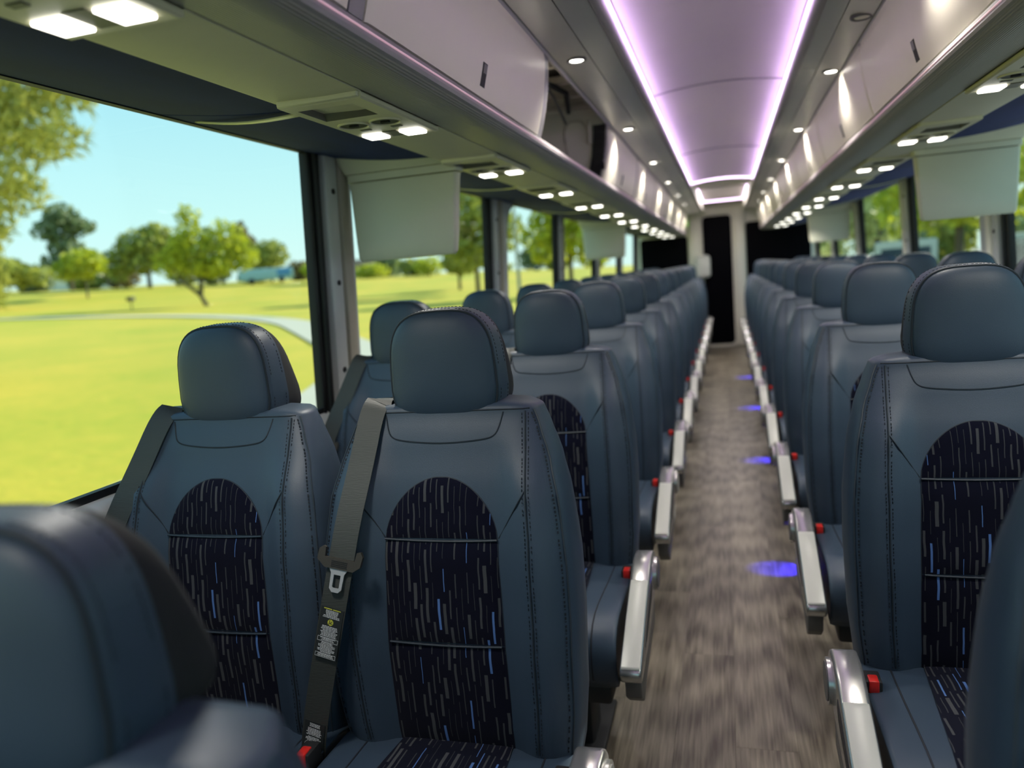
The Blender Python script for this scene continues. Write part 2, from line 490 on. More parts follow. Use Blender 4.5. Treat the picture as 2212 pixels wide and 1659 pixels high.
wn = 0
for side, PS in ((-1, LP), (1, RP)):
    ys = [Y0] + PS + [Y1]
    for k in range(len(ys) - 1):
        a, b = ys[k] + (0.24 if k else 0), ys[k + 1] + 0.01
        if b - a < 0.2: continue
        wn += 1
        w = empty('window_%d' % wn, (0, (a + b) / 2, SILL)); tag(w, kind='structure')
        z0, z1 = SILL, HEAD; L = (b - a) / 2
        g = MB(); v = []
        for zz in (z0, z1):
            for yy in (-L, L):
                for dx in (0, 0.006): v.append((side * (wx(zz) + 0.004 + dx), yy, zz - SILL))
        g.add(v, [(0, 1, 3, 2), (4, 6, 7, 5), (0, 4, 5, 1), (2, 3, 7, 6), (0, 2, 6, 4), (1, 5, 7, 3)])
        g.obj('pane', MT['glass'], w, smooth=False)
        g = MB()
        for zz, h in ((z0, 0.020), (1.640, 0.060)):
            g.loft([[(side * (wx(zz) + 0.003), yy, zz - SILL), (side * (wx(zz) - 0.014), yy, zz - SILL), (side * (wx(zz + h) - 0.014), yy, zz + h - SILL), (side * (wx(zz + h) + 0.003), yy, zz + h - SILL)] for yy in (-L, L)])
        g.obj('gasket', MT['rubber'], w)
        if (side < 0 and k in (3,)) or (side > 0 and k in (3, 5)):
            # emergency-exit leaf with rounded upper corner
            R = 0.20; ST = 0.085
            g = MB(); g.loft([[(side * (wx(zz) + 0.003), -L, zz - SILL), (side * (wx(zz) - 0.03), -L, zz - SILL), (side * (wx(zz) - 0.03), -L + ST, zz - SILL), (side * (wx(zz) + 0.003), -L + ST, zz - SILL)] for zz in (SILL, 1.65)], True); g.obj('exit_stile', MT['pillar'], w)
            arc = [(-L + ST + R - R * cos(t), 1.645 - R + R * sin(t)) for t in [i * pi / 2 / 8 for i in range(9)]]
            g = MB(); ring = []
            for p in [(-L + ST, 1.645)] + arc[::-1]: ring.append((p[0], p[1] - SILL))
            vs_ = [[(side * (wx(q[1] + SILL) - d), q[0], q[1]) for q in ring] for d in (0.0, 0.03)]
            g.loft(vs_, True); g.obj('corner_fillet', MT['pillar'], w)
            g = MB(); g.tube([(side * (wx(p[1]) - 0.022), p[0], p[1] - SILL) for p in arc] , 0.010, 8); g.obj('corner_gasket', MT['rubber'], w)

# roof slab
tag(MB().box((-1.225, Y0, 2.12), (1.225, Y1 + 0.1, 2.16)).obj('ceiling', MT['cream'], smooth=False), kind='structure')
roof = bpy.data.objects['ceiling']
XL, XR = -0.238, 0.276
XC, HWC = (XL + XR) / 2, (XR - XL) / 2
YE = 7.10
seams_y = [Y0, -0.47, 1.42, 3.32, 5.21, YE]
for a, b in zip(seams_y, seams_y[1:]):
    g = MB(); rings = []
    for yy in (a + 0.003, b - 0.003):
        top = []; bot = []
        for i in range(17):
            t = i / 8 - 1; xx = XC + HWC * 1.02 * t; zz = 1.913 + 0.024 * (1 - t * t)
            bot.append((xx, yy, zz)); top.append((xx, yy, zz + 0.012))
        rings.append(bot + top[::-1])
    g.loft(rings, True); g.obj('ceiling_panel', MT['ceil'], roof)
    if b < YE - 0.1:
        g = MB(); g.tube([(XC + HWC * t, b, 1.9115 + 0.024 * (1 - t * t)) for t in [i / 8 - 1 for i in range(17)]], 0.0042, 6); g.obj('panel_joint', MT['lip'], roof)
# raised rear section of the ceiling
g = MB(); g.box((XL - 0.01, YE + 0.17, 2.005), (XR + 0.01, Y1, 2.02)); g.obj('rear_ceiling_panel', MT['cream'], roof, smooth=False)
for xx in (XL - 0.012, XR):
    g = MB(); g.box((xx, YE + 0.03, 1.875), (xx + 0.012, Y1, 2.01)); g.obj('rear_ceiling_side', MT['cream'], roof, smooth=False)
g = MB(); ring = []
for yy in (YE + 0.04, YE + 0.17):
    r0 = []; r1 = []
    for i in range(13):
        t = i / 6 - 1; r0.append((XC + HWC * t, yy, 1.900 + 0.026 * (1 - t * t))); r1.append((XC + HWC * t, yy, 2.02))
    ring.append(r0 + r1[::-1])
g.loft(ring, True); g.obj('ceiling_beam', MT['metal_panel'], roof)

# cove channels, brushed side panels, both sides
for side, xs in ((-1, XL), (1, XR)):
    def SX(d): return xs + side * d
    g = MB()   # cove lip
    prof = [(0.004, 1.897), (0.006, 1.879), (0.012, 1.873), (0.022, 1.872), (0.030, 1.875), (0.030, 1.905), (0.012, 1.92), (0.004, 1.92)]
    g.loft([[(SX(d), yy, z) for d, z in prof] for yy in (Y0, YE + 0.03)], True); g.obj('cove_lip', MT['lip'], roof, sharp=0.9)
    py = [Y0, -0.75, 1.14, 3.03, 4.92, 6.81, 8.70, 10.9]; DO = 0.205 if side < 0 else 0.170; DG = 0.106 if side < 0 else 0.088
    for a, b in zip(py, py[1:]):
        g = MB(); prof = [(0.032, 1.877), (DG, 1.871), (DG, 1.881), (0.032, 1.887)]
        g.loft([[(SX(d), yy, z) for d, z in prof] for yy in (a + 0.0015, b - 0.0015)], True); g.obj('inner_metal_panel', MT['metal_panel'], roof, sharp=0.5)
        g = MB(); prof = [(DG + 0.004, 1.873), (DG + 0.04, 1.871), (DO, 1.864), (DO, 1.880), (DG + 0.04, 1.885), (DG + 0.004, 1.885)]
        g.loft([[(SX(d), yy, z) for d, z in prof] for yy in (a + 0.001, b - 0.001)], True); g.obj('outer_metal_panel', MT['metal_panel'], roof, sharp=0.5)
    g = MB(); g.box((min(SX(DG - 0.001), SX(DG + 0.005)), Y0, 1.876), (max(SX(DG - 0.001), SX(DG + 0.005)), 10.9, 1.884)); g.obj('panel_groove', MT['rubber'], roof, smooth=False)
    g = MB(); prof = [(DO + 0.003, 1.866), (DO + 0.009, 1.858), (DO + 0.018, 1.860), (DO + 0.018, 1.89), (DO + 0.003, 1.89)]
    g.loft([[(SX(d), yy, z) for d, z in prof] for yy in (Y0, 10.9)], True); g.obj('hinge_rail', MT['lip'], roof)

# light strips in the coves
def strip(name, a, b, label, parent=None):
    g = MB(); g.tube([a, b], 0.0045, 8)
    o = g.obj(name, MT['purple'], parent)
    return o
for side, xs, w in ((-1, XL, 'left'), (1, XR, 'right')):
    t = empty('light_strip', (xs, Y0, 1.905))
    tag(t, 'long glowing purple light strip along the %s edge of the main ceiling panel' % w, 'light strip', 'purple ceiling light strips')
    g = MB(); g.tube([(0, 0, 0), (0, YE - 0.01 - Y0, 0)], 0.0036, 8); g.obj('diffuser', MT['purple'], t)
    g = MB(); g.box((-0.006, 0, 0.004), (0.006, YE - 0.01 - Y0, 0.012)); g.obj('channel', MT['lip'], t, smooth=False)
    ld = bpy.data.lights.new('cove_glow', 'AREA'); ld.shape = 'RECTANGLE'; ld.size = 0.006; ld.size_y = 8.7; ld.energy = 1.3; ld.color = (0.78, 0.50, 1.0)
    lo = bpy.data.objects.new('cove_glow', ld); COL.objects.link(lo); lo.parent = t; lo.location = (-side * 0.002, (YE - Y0) / 2, -0.026)
    lo.rotation_euler = (0, atan2(side * 0.85, -1.0), 0)
t = empty('light_strip', (XC, YE - 0.005, 1.909)); tag(t, 'short curved purple light strip across the far end of the main ceiling panel', 'light strip', 'purple ceiling light strips')
g = MB(); g.tube([(HWC * q, 0, 0.020 * (1 - q * q)) for q in [i / 6 - 1 for i in range(13)]], 0.003, 8); g.obj('diffuser', MT['purple'], t)
t = empty('rear_ceiling_light', (XC, 9.5, 1.985)); tag(t, 'small rear ceiling panel framed by purple light near the back door', 'ceiling light')
g = MB(); g.box((-HWC, -0.95, 0.0), (HWC, 0.95, 0.02)); g.obj('panel', MT['ceil'], t, smooth=False)
ld = bpy.data.lights.new('panel_glow', 'AREA'); ld.shape = 'RECTANGLE'; ld.size = HWC * 1.6; ld.size_y = 1.7; ld.energy = 4.0; ld.color = (1.0, 0.90, 0.92)
lo = bpy.data.objects.new('panel_glow', ld); COL.objects.link(lo); lo.parent = t; lo.location = (0, 0, -0.012)
for a, b in (((-HWC, -0.95), (-HWC, 0.95)), ((HWC, -0.95), (HWC, 0.95)), ((-HWC, 0.95), (HWC, 0.95))):
    g = MB(); g.tube([(a[0] * 0.97, a[1] * 0.98, -0.004), (b[0] * 0.97, b[1] * 0.98, -0.004)], 0.005, 8); g.obj('light_edge', MT['purple'], t)

# downlights
DOWN_W = 4.5
def downlight(x, y, label, lit=True):
    t = empty('downlight', (x, y, 1.8660)); tag(t, label, 'downlight', 'round downlights in the brushed ceiling panels')
    g = MB(); n = 24
    ring = lambda r, z: [(r * cos(2 * pi * k / n), r * sin(2 * pi * k / n), z) for k in range(n)]
    g.loft([ring(0.030, 0.004), ring(0.030, -0.001), ring(0.027, -0.003), ring(0.022, -0.001), ring(0.022, 0.006)], False); g.obj('bezel', MT['grey_metal'], t)
    g = MB(); g.loft([ring(0.022, 0.003), ring(0.018, -0.001), ring(0.002, -0.002)], True); g.obj('lens', MT['down_white'] if lit else MT['cream'], t)
    if lit:
        ld = bpy.data.lights.new('downlight_beam', 'SPOT'); ld.energy = DOWN_W; ld.color = (1.0, 0.94, 0.84); ld.spot_size = radians(128); ld.spot_blend = 0.85; ld.shadow_soft_size = 0.018
        lo = bpy.data.objects.new('downlight_beam', ld); COL.objects.link(lo); lo.parent = t; lo.location = (0, 0, -0.008)
    return t
for k in range(7):
    downlight(-0.388, 2.43 + 1.30 * k, 'glowing round downlight left of the aisle, %s from the front' % ordn[k])
for k in range(6):
    downlight(0.418, 3.10 + 1.30 * k, 'glowing round downlight right of the aisle, %s from the front' % ordn[k + 1])
downlight(0.418, 2.45, 'unlit cream round cover plate in the right ceiling panel', False)
downlight(0.418, 1.80, 'glowing round downlight right of the aisle, first from the front', True)

# ------------------------------------------------------------------ luggage racks
for side, w in ((-1, 'left'), (1, 'right')):
    t = empty('luggage_rack', (0, Y0, 1.58))
    tag(t, 'long grey overhead luggage rack running above the %s hand seats' % w, 'luggage rack', 'overhead luggage racks')
    Lr = 10.9 - Y0
    def sweep(nm, prof, m, sharp=0.7, y0=0, y1=Lr):
        g = MB(); g.loft([[(side * x, yy, z - 1.58) for x, z in prof] for yy in (y0, y1)], True); return g.obj(nm, m, t, sharp=sharp)
    sweep('ribbed_underside', [(0.487, 1.598), (0.50, 1.588), (0.53, 1.583), (0.588, 1.582), (0.588, 1.60), (0.487, 1.612)], MT['ribbed'], 0.9)
    sweep('soffit', [(0.592, 1.581), (0.66, 1.580), (0.765, 1.583), (0.785, 1.590), (0.785, 1.605), (0.592, 1.60)], MT['soffit'], 0.9)
    sweep('edge_lip', [(0.489, 1.597), (0.482, 1.600), (0.479, 1.606), (0.480, 1.614), (0.486, 1.628), (0.50, 1.632), (0.52, 1.628), (0.52, 1.60)], MT['lip'], 0.5)
    sweep('edge_light', [(0.4797, 1.6125), (0.4785, 1.6135), (0.4787, 1.6160), (0.4808, 1.6165), (0.484, 1.614)], MT['pink'], 0.5)
    sweep('shelf', [(0.50, 1.600), (0.785, 1.605), (1.15, 1.66), (1.15, 1.675), (0.785, 1.622), (0.50, 1.618)], MT['bin_in'], 0.5)
    g = MB(); g.box((-0.02, 0, 0), (0.02, 0.05, 0.06))
    g = MB(); g.loft([[(side * x, yy, z - 1.58) for x, z in [(0.482, 1.60), (0.785, 1.585), (0.785, 1.64), (0.47, 1.66)]] for yy in (Lr, Lr + 0.03)], True); g.obj('end_cap', MT['lip'], t)

def bin_prof(n=9, off=0.0):
    out = []
    for i in range(n):
        s_ = i / (n - 1)
        x = 0.490 - 0.0735 * s_ + 0.035 * s_ * s_ + off
        z = 1.636 + (1.858 - 1.636) * s_
        out.append((x, z))
    return out
def bin_unit(side, y0, y1, label, open_=False, latch=True):
    t = empty('overhead_bin', (0, y0, 1.63)); tag(t, label, 'overhead bin', 'overhead luggage bins')
    L = y1 - y0; ztop_ = 0.46 if open_ else 0.215
    P = bin_prof(); Q = bin_prof(off=0.012)
    loop = P + Q[::-1]
    if not open_:
        g = MB()
        ya, yb = 0.006, L - (0.052 if side < 0 else 0.006)
        ys = [ya, ya + 0.004, ya + 0.02, (ya + yb) / 2, yb - 0.02, yb - 0.004, yb]
        ins = [0.004, 0.0012, 0, 0, 0, 0.0012, 0.004]
        rings = []
        for yy, d in zip(ys, ins):
            r = []
            for i, (x, z) in enumerate(P):
                s_ = i / 8
                # rounded upper corners
                ce = max(0, 1 - min(yy - ya, yb - yy) / 0.03)
                zz = z - 0.026 * ce * ce * (s_ ** 8)
                r.append((side * (x + d), yy, zz - 1.63))
            for i, (x, z) in list(enumerate(Q))[::-1]:
                r.append((side * x, yy, z - 1.63))
            rings.append(r)
        g.loft(rings, True)
        d = g.obj('bin_door', MT['bin'], t, sharp=0.9)
        # dark reveal behind the door
        g = MB(); Z = bin_prof(off=0.014); W = bin_prof(off=0.02)
        g.loft([[(side * x, yy, z - 1.63) for x, z in Z + W[::-1]] for yy in (0, L - (0.046 if side < 0 else 0.0))], True); g.obj('reveal', MT['rubber'], t)
        if latch:
            lm = L * 0.485
            def onface(y, s_, o):
                i = s_ * 8; k = min(7, int(i)); f_ = i - k
                x = P[k][0] + (P[k + 1][0] - P[k][0]) * f_; z = P[k][1] + (P[k + 1][1] - P[k][1]) * f_
                return (side * (x - o), y, z - 1.63)
            g = MB(); c = [onface(lm - 0.016, 0.09, -0.004), onface(lm + 0.016, 0.09, -0.004), onface(lm + 0.016, 0.31, -0.004), onface(lm - 0.016, 0.31, -0.004)]
            c2 = [onface(lm - 0.016, 0.09, 0.0008), onface(lm + 0.016, 0.09, 0.0008), onface(lm + 0.016, 0.31, 0.0008), onface(lm - 0.016, 0.31, 0.0008)]
            g.loft([c, c2], True); lt = g.obj('latch', MT['black_plastic'], d, smooth=False)
            g = MB(); c = [onface(lm - 0.012, 0.21, 0.0006), onface(lm + 0.012, 0.21, 0.0006), onface(lm + 0.012, 0.295, 0.0006), onface(lm - 0.012, 0.295, 0.0006)]
            c2 = [onface(lm - 0.012, 0.21, 0.0022), onface(lm + 0.012, 0.21, 0.0022), onface(lm + 0.012, 0.295, 0.0022), onface(lm - 0.012, 0.295, 0.0022)]
            g.loft([c, c2], True); g.obj('latch_lever', MT['grey_metal'], d, smooth=False)
    # divider at the far end
    g = MB(); Z = bin_prof(off=0.004 if side < 0 else 0.022); W = bin_prof(off=0.03)
    g.loft([[(side * x, yy, z - 1.63) for x, z in Z + W[::-1]] for yy in (L - 0.046, L)], True); g.obj('divider_strip', MT['bin_grey'], t)
    g = MB(); g.loft([[(side * 0.50, yy, -0.01), (side * 1.14, yy, 0.045), (side * 1.14, yy, ztop_), (side * 0.47, yy, ztop_), (side * 0.472, yy, 0.18)] for yy in (L - 0.03, L - 0.015)], True)
    dv = g.obj('divider_panel', MT['cream'] if open_ else MT['bin_in'], t, smooth=False)
    if open_:
        # inset rounded panel, its raised rim, and the black seal at the front edge
        pts = []
        for k in range(40):
            a = 2 * pi * k / 40; n = 3.0
            cx_ = abs(cos(a)) ** (2 / n) * (1 if cos(a) > 0 else -1); sz = abs(sin(a)) ** (2 / n) * (1 if sin(a) > 0 else -1)
            pts.append((0.582 + 0.056 * cx_ + 0.014 * sz, 0.150 + 0.108 * sz))
        g = MB(); g.loft([[(side * x, yy, z) for x, z in pts] for yy in (L - 0.036, L - 0.03)], True); g.obj('inset_panel', MT['cream'], dv, sharp=0.5)
        g = MB(); pp = [(side * x, L - 0.034, z) for x, z in pts]; g.tube(pp + pp[:1], 0.006, 8); g.obj('panel_rim', MT['bin_in'], dv)
        g = MB(); g.loft([[(side * (x + 0.004), yy, z - 1.63) for x, z in bin_prof(9, 0.0) + bin_prof(9, 0.055)[::-1]] for yy in (L - 0.055, L - 0.012)], True); g.obj('black_seal', MT['rubber'], t)
        for q in range(4):
            g = MB(); zz = 0.035 + 0.044 * q; g.rbox((min(side * 0.470, side * 0.51), L - 0.060, zz), (max(side * 0.470, side * 0.51), L - 0.054, zz + 0.032), 0.002, 1); g.obj('seal_rib', MT['black_plastic'], t)
        # hinge arm, ducts and wiring under the roof
        g = MB(); g.rbox((side * 0.530 - 0.007, L - 0.07, 0.15), (side * 0.530 + 0.007, L - 0.045, 0.25), 0.004); g.obj('hinge_arm', MT['bin_in'], t)
        g = MB(); g.loft([[(side * 1.14, yy, 0.045), (side * 1.155, yy, 0.045), (side * 1.155, yy, 0.47), (side * 1.14, yy, 0.47)] for yy in (0, L)], True); g.obj('back_panel', MT['bin_in'], t, smooth=False)
        g = MB(); g.tube([(side * 0.95, 0.02, 0.38), (side * 0.95, L - 0.05, 0.38)], 0.05, 14); g.obj('air_duct', MT['bin_in'], t)
        g = MB(); g.tube([(side * 0.80, 0.02, 0.36), (side * 0.80, L - 0.05, 0.36)], 0.028, 12); g.obj('air_duct', MT['bin_grey'], t)
        for q in range(5):
            yy = 0.12 + q * 0.24
            g = MB(); g.rbox((min(side * 0.48, side * 1.1), yy, 0.295), (max(side * 0.48, side * 1.1), yy + 0.028, 0.320), 0.004); g.obj('roof_rib', MT['bin_in'], t)
        g = MB(); g.tube([(side * 0.56, 0.3, 0.27), (side * 0.60, 0.75, 0.285), (side * 0.63, L - 0.06, 0.25)], 0.006, 8); g.obj('gas_strut', MT['grey_metal'], t)
        g = MB(); g.tube([(side * 0.52, 0.1, 0.285), (side * 0.57, 0.4, 0.27), (side * 0.54, 0.7, 0.28), (side * 0.59, 1.0, 0.27)], 0.010, 8); g.obj('cable_bundle', MT['black_plastic'], t)
        g = MB(); g.rbox((min(side * 0.80, side * 1.0), L - 0.30, 0.16), (max(side * 0.80, side * 1.0), L - 0.05, 0.25), 0.01); g.obj('junction_box', MT['soffit'], t)
    return t
yb = 1.14 - 1.19 * 2
k = 0
while yb < 10.8:
    y1 = min(yb + 1.19, 10.9)
    if yb > 3.4: pass
    isopen = abs(yb - 2.33) < 0.02
    lab = 'open overhead bin above the left seats, doorless, showing ducts and wiring inside' if isopen else 'closed pale overhead bin above the left seats, %s counted from the front' % ordn[k]
    bin_unit(-1, yb, y1, lab, isopen, y1 - yb > 0.8)
    yb = y1 if not isopen else 3.54
    k += 1
    if abs(y1 - 2.33) < 0.02: yb = 2.33
    if k > 12: break
yb = 1.52 - 1.19 * 2
k = 0
while yb < 10.8 and k < 13:
    y1 = min(yb + 1.19, 10.9)
    bin_unit(1, yb, y1, 'closed pale overhead bin above the right seats, %s counted from the front' % ordn[k], False, y1 - yb > 0.8)
    yb = y1; k += 1

# passenger service consoles in the soffit
def console_proto():
    t = empty('reading_light_console', (0, 0, 0))
    # local: x across (0 = inner edge), +x outwards, y along, z down from soffit
    x0, x1, ya, yb_ = 0.035, 0.150, -0.300, -0.190
    g = MB(); o4 = [(0.0, -0.335), (0.172, -0.335), (0.172, 0.055), (0.0, 0.055)]; m4 = [(0.004, -0.331), (0.168, -0.331), (0.168, 0.051), (0.004, 0.051)]; i4 = [(x0, ya), (x1, ya), (x1, yb_), (x0, yb_)]
    g.loft([[(a_, b_, 0.004) for a_, b_ in o4], [(a_, b_, -0.007) for a_, b_ in o4], [(a_, b_, -0.010) for a_, b_ in m4], [(a_, b_, -0.010) for a_, b_ in i4], [(a_, b_, 0.004) for a_, b_ in i4]], False); g.obj('bezel', MT['psu'], t, sharp=0.3)
    g = MB(); g.rbox((0.004, -0.345, -0.009), (0.168, -0.333, 0.006), 0.003); g.obj('end_rib', MT['psu'], t)
    # recessed tray: sloped scoop
    g = MB()
    v = [(x0, ya, -0.0098), (x1, ya, -0.0098), (x1, yb_, -0.0098), (x0, yb_, -0.0098), (x0 + 0.004, ya + 0.004, 0.018), (x1 - 0.004, ya + 0.004, 0.018), (x1 - 0.012, yb_ - 0.040, 0.010), (x0 + 0.012, yb_ - 0.040, 0.010)]
    g.add(v, [(4, 5, 6, 7), (0, 1, 5, 4), (1, 2, 6, 5), (2, 3, 7, 6), (3, 0, 4, 7)]); sp = g.obj('speaker_tray', MT['psu_dark'], t, smooth=False)
    for xx in (0.050, 0.122):
        g = MB(); n = 24
        ring = lambda r, z: [(xx + r * cos(2 * pi * q / n), -0.125 + r * sin(2 * pi * q / n), z) for q in range(n)]
        g.loft([ring(0.034, -0.0095), ring(0.034, -0.0125), ring(0.031, -0.0135), ring(0.029, -0.0112)], False); v_ = g.obj('air_vent', MT['psu'], t)
        g = MB(); g.loft([ring(0.029, -0.0106), ring(0.024, -0.0112), ring(0.015, -0.0106), ring(0.003, -0.0104)], True); g.obj('vent_cone', MT['vent_dark'], v_)
        g = MB(); g.rbox((xx - 0.010, -0.129, -0.0145), (xx + 0.010, -0.121, -0.010), 0.001, 1); g.obj('vent_slot', MT['black_plastic'], v_)
        g = MB(); g.rbox((xx - 0.012, -0.074, -0.0118), (xx + 0.012, -0.060, -0.009), 0.001, 1); g.obj('switch', MT['psu_dark'], t)
    for xx in (0.042, 0.132):
        g = MB(); g.rbox((xx - 0.024, -0.022, -0.0155), (xx + 0.024, 0.030, -0.009), 0.004); l = g.obj('reading_light', MT['lamp_white'], t)
    ld = bpy.data.lights.new('reading_beam', 'SPOT'); ld.energy = 5.5; ld.color = (1.0, 0.96, 0.88); ld.spot_size = radians(125); ld.spot_blend = 0.9; ld.shadow_soft_size = 0.06
    lo = bpy.data.objects.new('reading_beam', ld); COL.objects.link(lo); lo.parent = t; lo.location = (0.087, 0.0, -0.05)
    g = MB(); g.rbox((0.070, -0.028, -0.0118), (0.104, 0.032, -0.009), 0.001, 1); g.obj('call_panel', MT['psu_dark'], t)
    return t
CP = console_proto()
def copy_tree(o, parent=None, keep=None):
    c = o.copy(); COL.objects.link(c); c.parent = parent
    for ch in list(o.children):
        if keep is not None and parent is None and ch.name.split('.')[0] not in keep: continue
        copy_tree(ch, c, None)
    return c
first = True
for side, y0c, w in ((-1, 0.79, 'left'), (1, 1.22, 'right')):
    for k in range(-1, 12 if side < 0 else 11):
        y = y0c + 0.86 * k
        if y > 10.75: continue
        c = CP if first else copy_tree(CP); first = False
        c.location = (side * 0.592, y, 1.581); c.scale = (side, 1, 1)
        tag(c, 'lit reading lamp console over the %s seats, %s from the front' % (w, ordn[k + 1]), 'reading light', 'reading light consoles')

# navy valances below the racks
def valance(side, y0, y1, label, sag=0.0):
    g = MB(); rings = []; n = 9
    N = max(2, int((y1 - y0) / 0.12))
    for i in range(N + 1):
        yy = y0 + (y1 - y0) * i / N; f_ = sin(pi * i / N)
        lo = []; hi = []
        for q in range(n):
            s_ = q / (n - 1)
            x = 0.780 + (1.166 - 0.780) * s_; z = 1.606 + (1.645 - 1.606) * s_ - 0.012 * sin(pi * s_) * (0.7 + 0.3 * f_) * (1 - 0.2 * s_)
            lo.append((side * x, yy, z - 1.6)); hi.append((side * x, yy, z + 0.008 - 1.6))
        rings.append(lo + hi[::-1])
    g.loft([[(p[0], p[1] - y0, p[2]) for p in r] for r in rings], True)
    o = g.obj('valance', MT['navy']); o.location = (0, y0, 1.6)
    tag(o, label, 'valance', 'navy window valances'); return o
vl = [Y0, -0.24, 1.48, 3.20, 4.92, 6.64, 8.36, 10.08, 11.3]
for side, w in ((-1, 'left'), (1, 'right')):
    off = 0.0 if side < 0 else 0.35
    for k, (a, b) in enumerate(zip(vl, vl[1:])):
        valance(side, a + off + 0.004, min(b + off - 0.004, 11.3), 'navy suede valance over the %s windows, %s section from the front' % (w, ordn[k]))
        if 0 < b + off < 10.5:
            g = MB(); rr = []
            for q in range(9):
                s_ = q / 8; x = 0.775 + (1.13 - 0.775) * s_; z = 1.600 + (1.64 - 1.600) * s_ - 0.014 * sin(pi * s_)
                yy = 0.0 + 0.09 * s_ ** 1.5; hw_ = 0.011 * (1 - 0.55 * s_)
                rr.append([(side * x, yy - hw_, z - 1.6), (side * x, yy + hw_, z - 1.6), (side * x, yy + hw_, z - 1.597), (side * x, yy - hw_, z - 1.597)])
            g.loft(rr, True); o = g.obj('valance_joint_strip', MT['strip_metal']); o.location = (0, b + off, 1.598)
            tag(o, 'thin yellowish strip across the %s navy valance, %s from the front' % (w, ordn[k]), 'trim strip', 'valance joint strips')

# flip-down monitors (backs towards the camera)
def monitor(side, y, label):
    t = empty('flip_down_monitor', (side * 0.925, y, 1.62)); tag(t, label, 'monitor', 'flip-down monitors')
    def ring(x0, x1, z, ya, yb, r=0.012):
        pts = []
        for (cx_, cy_, a0) in ((x1 - r, ya + r, -pi / 2), (x1 - r, yb - r, 0), (x0 + r, yb - r, pi / 2), (x0 + r, ya + r, pi)):
            for q in range(4):
                a = a0 + q * pi / 6; pts.append((cx_ + r * cos(a), cy_ + r * sin(a), z))
        return pts
    g = MB()   # tapered screen shell, hanging
    g.loft([ring(-0.182, 0.178, -0.062, 0.0, 0.055), ring(-0.180, 0.176, -0.075, -0.002, 0.053), ring(-0.170, 0.166, -0.25, -0.014, 0.026), ring(-0.166, 0.162, -0.296, -0.018, 0.016), ring(-0.160, 0.156, -0.306, -0.012, 0.010)], True)
    sh = g.obj('shell', MT['monitor'], t, sharp=0.8)
    g = MB(); g.loft([ring(-0.188, 0.184, -0.036, -0.002, 0.060), ring(-0.188, 0.184, -0.058, -0.002, 0.060)], True); g.obj('hinge_bar', MT['monitor'], t)
    g = MB(); g.loft([ring(-0.212, 0.206, 0.03, -0.03, 0.085, 0.02), ring(-0.206, 0.200, -0.005, -0.02, 0.08, 0.02), ring(-0.192, 0.188, -0.034, -0.006, 0.066)], True); g.obj('mount', MT['monitor'], t)
    g = MB(); v = [(-0.142, 0.0505, -0.082), (0.140, 0.0505, -0.082), (0.136, 0.020, -0.285), (-0.138, 0.020, -0.285)]
    g.loft([v, [(p[0], p[1] + 0.004, p[2]) for p in v]], True); g.obj('screen', MT['black_glass'], sh, smooth=False)
for k, y in enumerate((2.25, 6.35)):
    monitor(-1, y, ('large beige flip-down monitor hanging beside the lawn window, nearest one' if k == 0 else 'small distant beige flip-down monitor hanging on the lawn side, farther back'))
for k, y in enumerate((3.35, 7.45)):
    monitor(1, y, ('large pale flip-down monitor hanging on the parking side, nearest one' if k == 0 else 'small distant pale flip-down monitor on the parking side, farther back'))

# ------------------------------------------------------------------ rear bulkhead and door
def rounded(x0, x1, z0, z1, r, n=6):
    pts = []
    for (cx_, cz_, a0) in ((x1 - r, z0 + r, -pi / 2), (x1 - r, z1 - r, 0), (x0 + r, z1 - r, pi / 2), (x0 + r, z0 + r, pi)):
        for q in range(n + 1):
            a = a0 + q * pi / 2 / n; pts.append((cx_ + r * cos(a), cz_ + r * sin(a)))
    return pts
wr = MB().box((-1.22, Y1, 0), (1.22, Y1 + 0.08, 2.13)).obj('wall_rear', MT['cream'], smooth=False); tag(wr, kind='structure')
for (x0, x1) in ((-0.475, -0.30), (0.145, 0.295)):
    g = MB(); g.rbox((x0, Y1 - 0.07, 0.0), (x1, Y1, 2.0), 0.03, 3); g.obj('door_post', MT['cream'], wr)
g = MB(); g.rbox((-0.475, Y1 - 0.06, 1.865), (0.295, Y1, 1.975), 0.02, 3); g.obj('door_header', MT['cream'], wr)
d1 = empty('door_1', (-0.078, Y1 - 0.03, 0)); tag(d1, kind='structure')
g = MB(); g.prism(rounded(-0.222, 0.222, 0.0, 1.87, 0.07), 'y', 0.005, 0.03); g.obj('door_frame', MT['cream'], d1)
g = MB(); g.prism(rounded(-0.200, 0.195, 0.035, 1.845, 0.06), 'y', -0.006, 0.006); g.obj('door_glass', MT['black_glass'], d1)
for nm, x0, x1, z0, z1 in (('window_30', -1.16, -0.49, 0.85, 1.60), ('window_31', 0.305, 1.16, 0.85, 1.72)):
    w = empty(nm, ((x0 + x1) / 2, Y1 - 0.012, z0)); tag(w, kind='structure'); h = (x1 - x0) / 2
    g = MB(); g.prism(rounded(-h, h, 0, z1 - z0, 0.05), 'y', 0.0, 0.012); g.obj('pane', MT['black_glass'], w)
g = MB(); g.rbox((-0.105, -0.06, -0.16), (0.105, 0.06, 0.16), 0.058, 4); o = g.obj('wall_dispenser', MT['white_box']); o.location = (-0.29, Y1 - 0.135, 1.15)
tag(o, 'white rounded dispenser box mounted beside the rear door', 'dispenser')
t = empty('exit_sign', (-0.52, Y1 - 0.03, 1.78)); tag(t, 'small glowing green exit light high on the rear wall', 'exit sign')
g = MB(); g.rbox((-0.045, 0.0, -0.05), (0.045, 0.028, 0.05), 0.006); g.obj('case', MT['cream'], t)
g = MB(); g.rbox((-0.035, -0.005, -0.04), (0.035, 0.002, 0.04), 0.004); g.obj('lamp', MT['exit_green'], t)
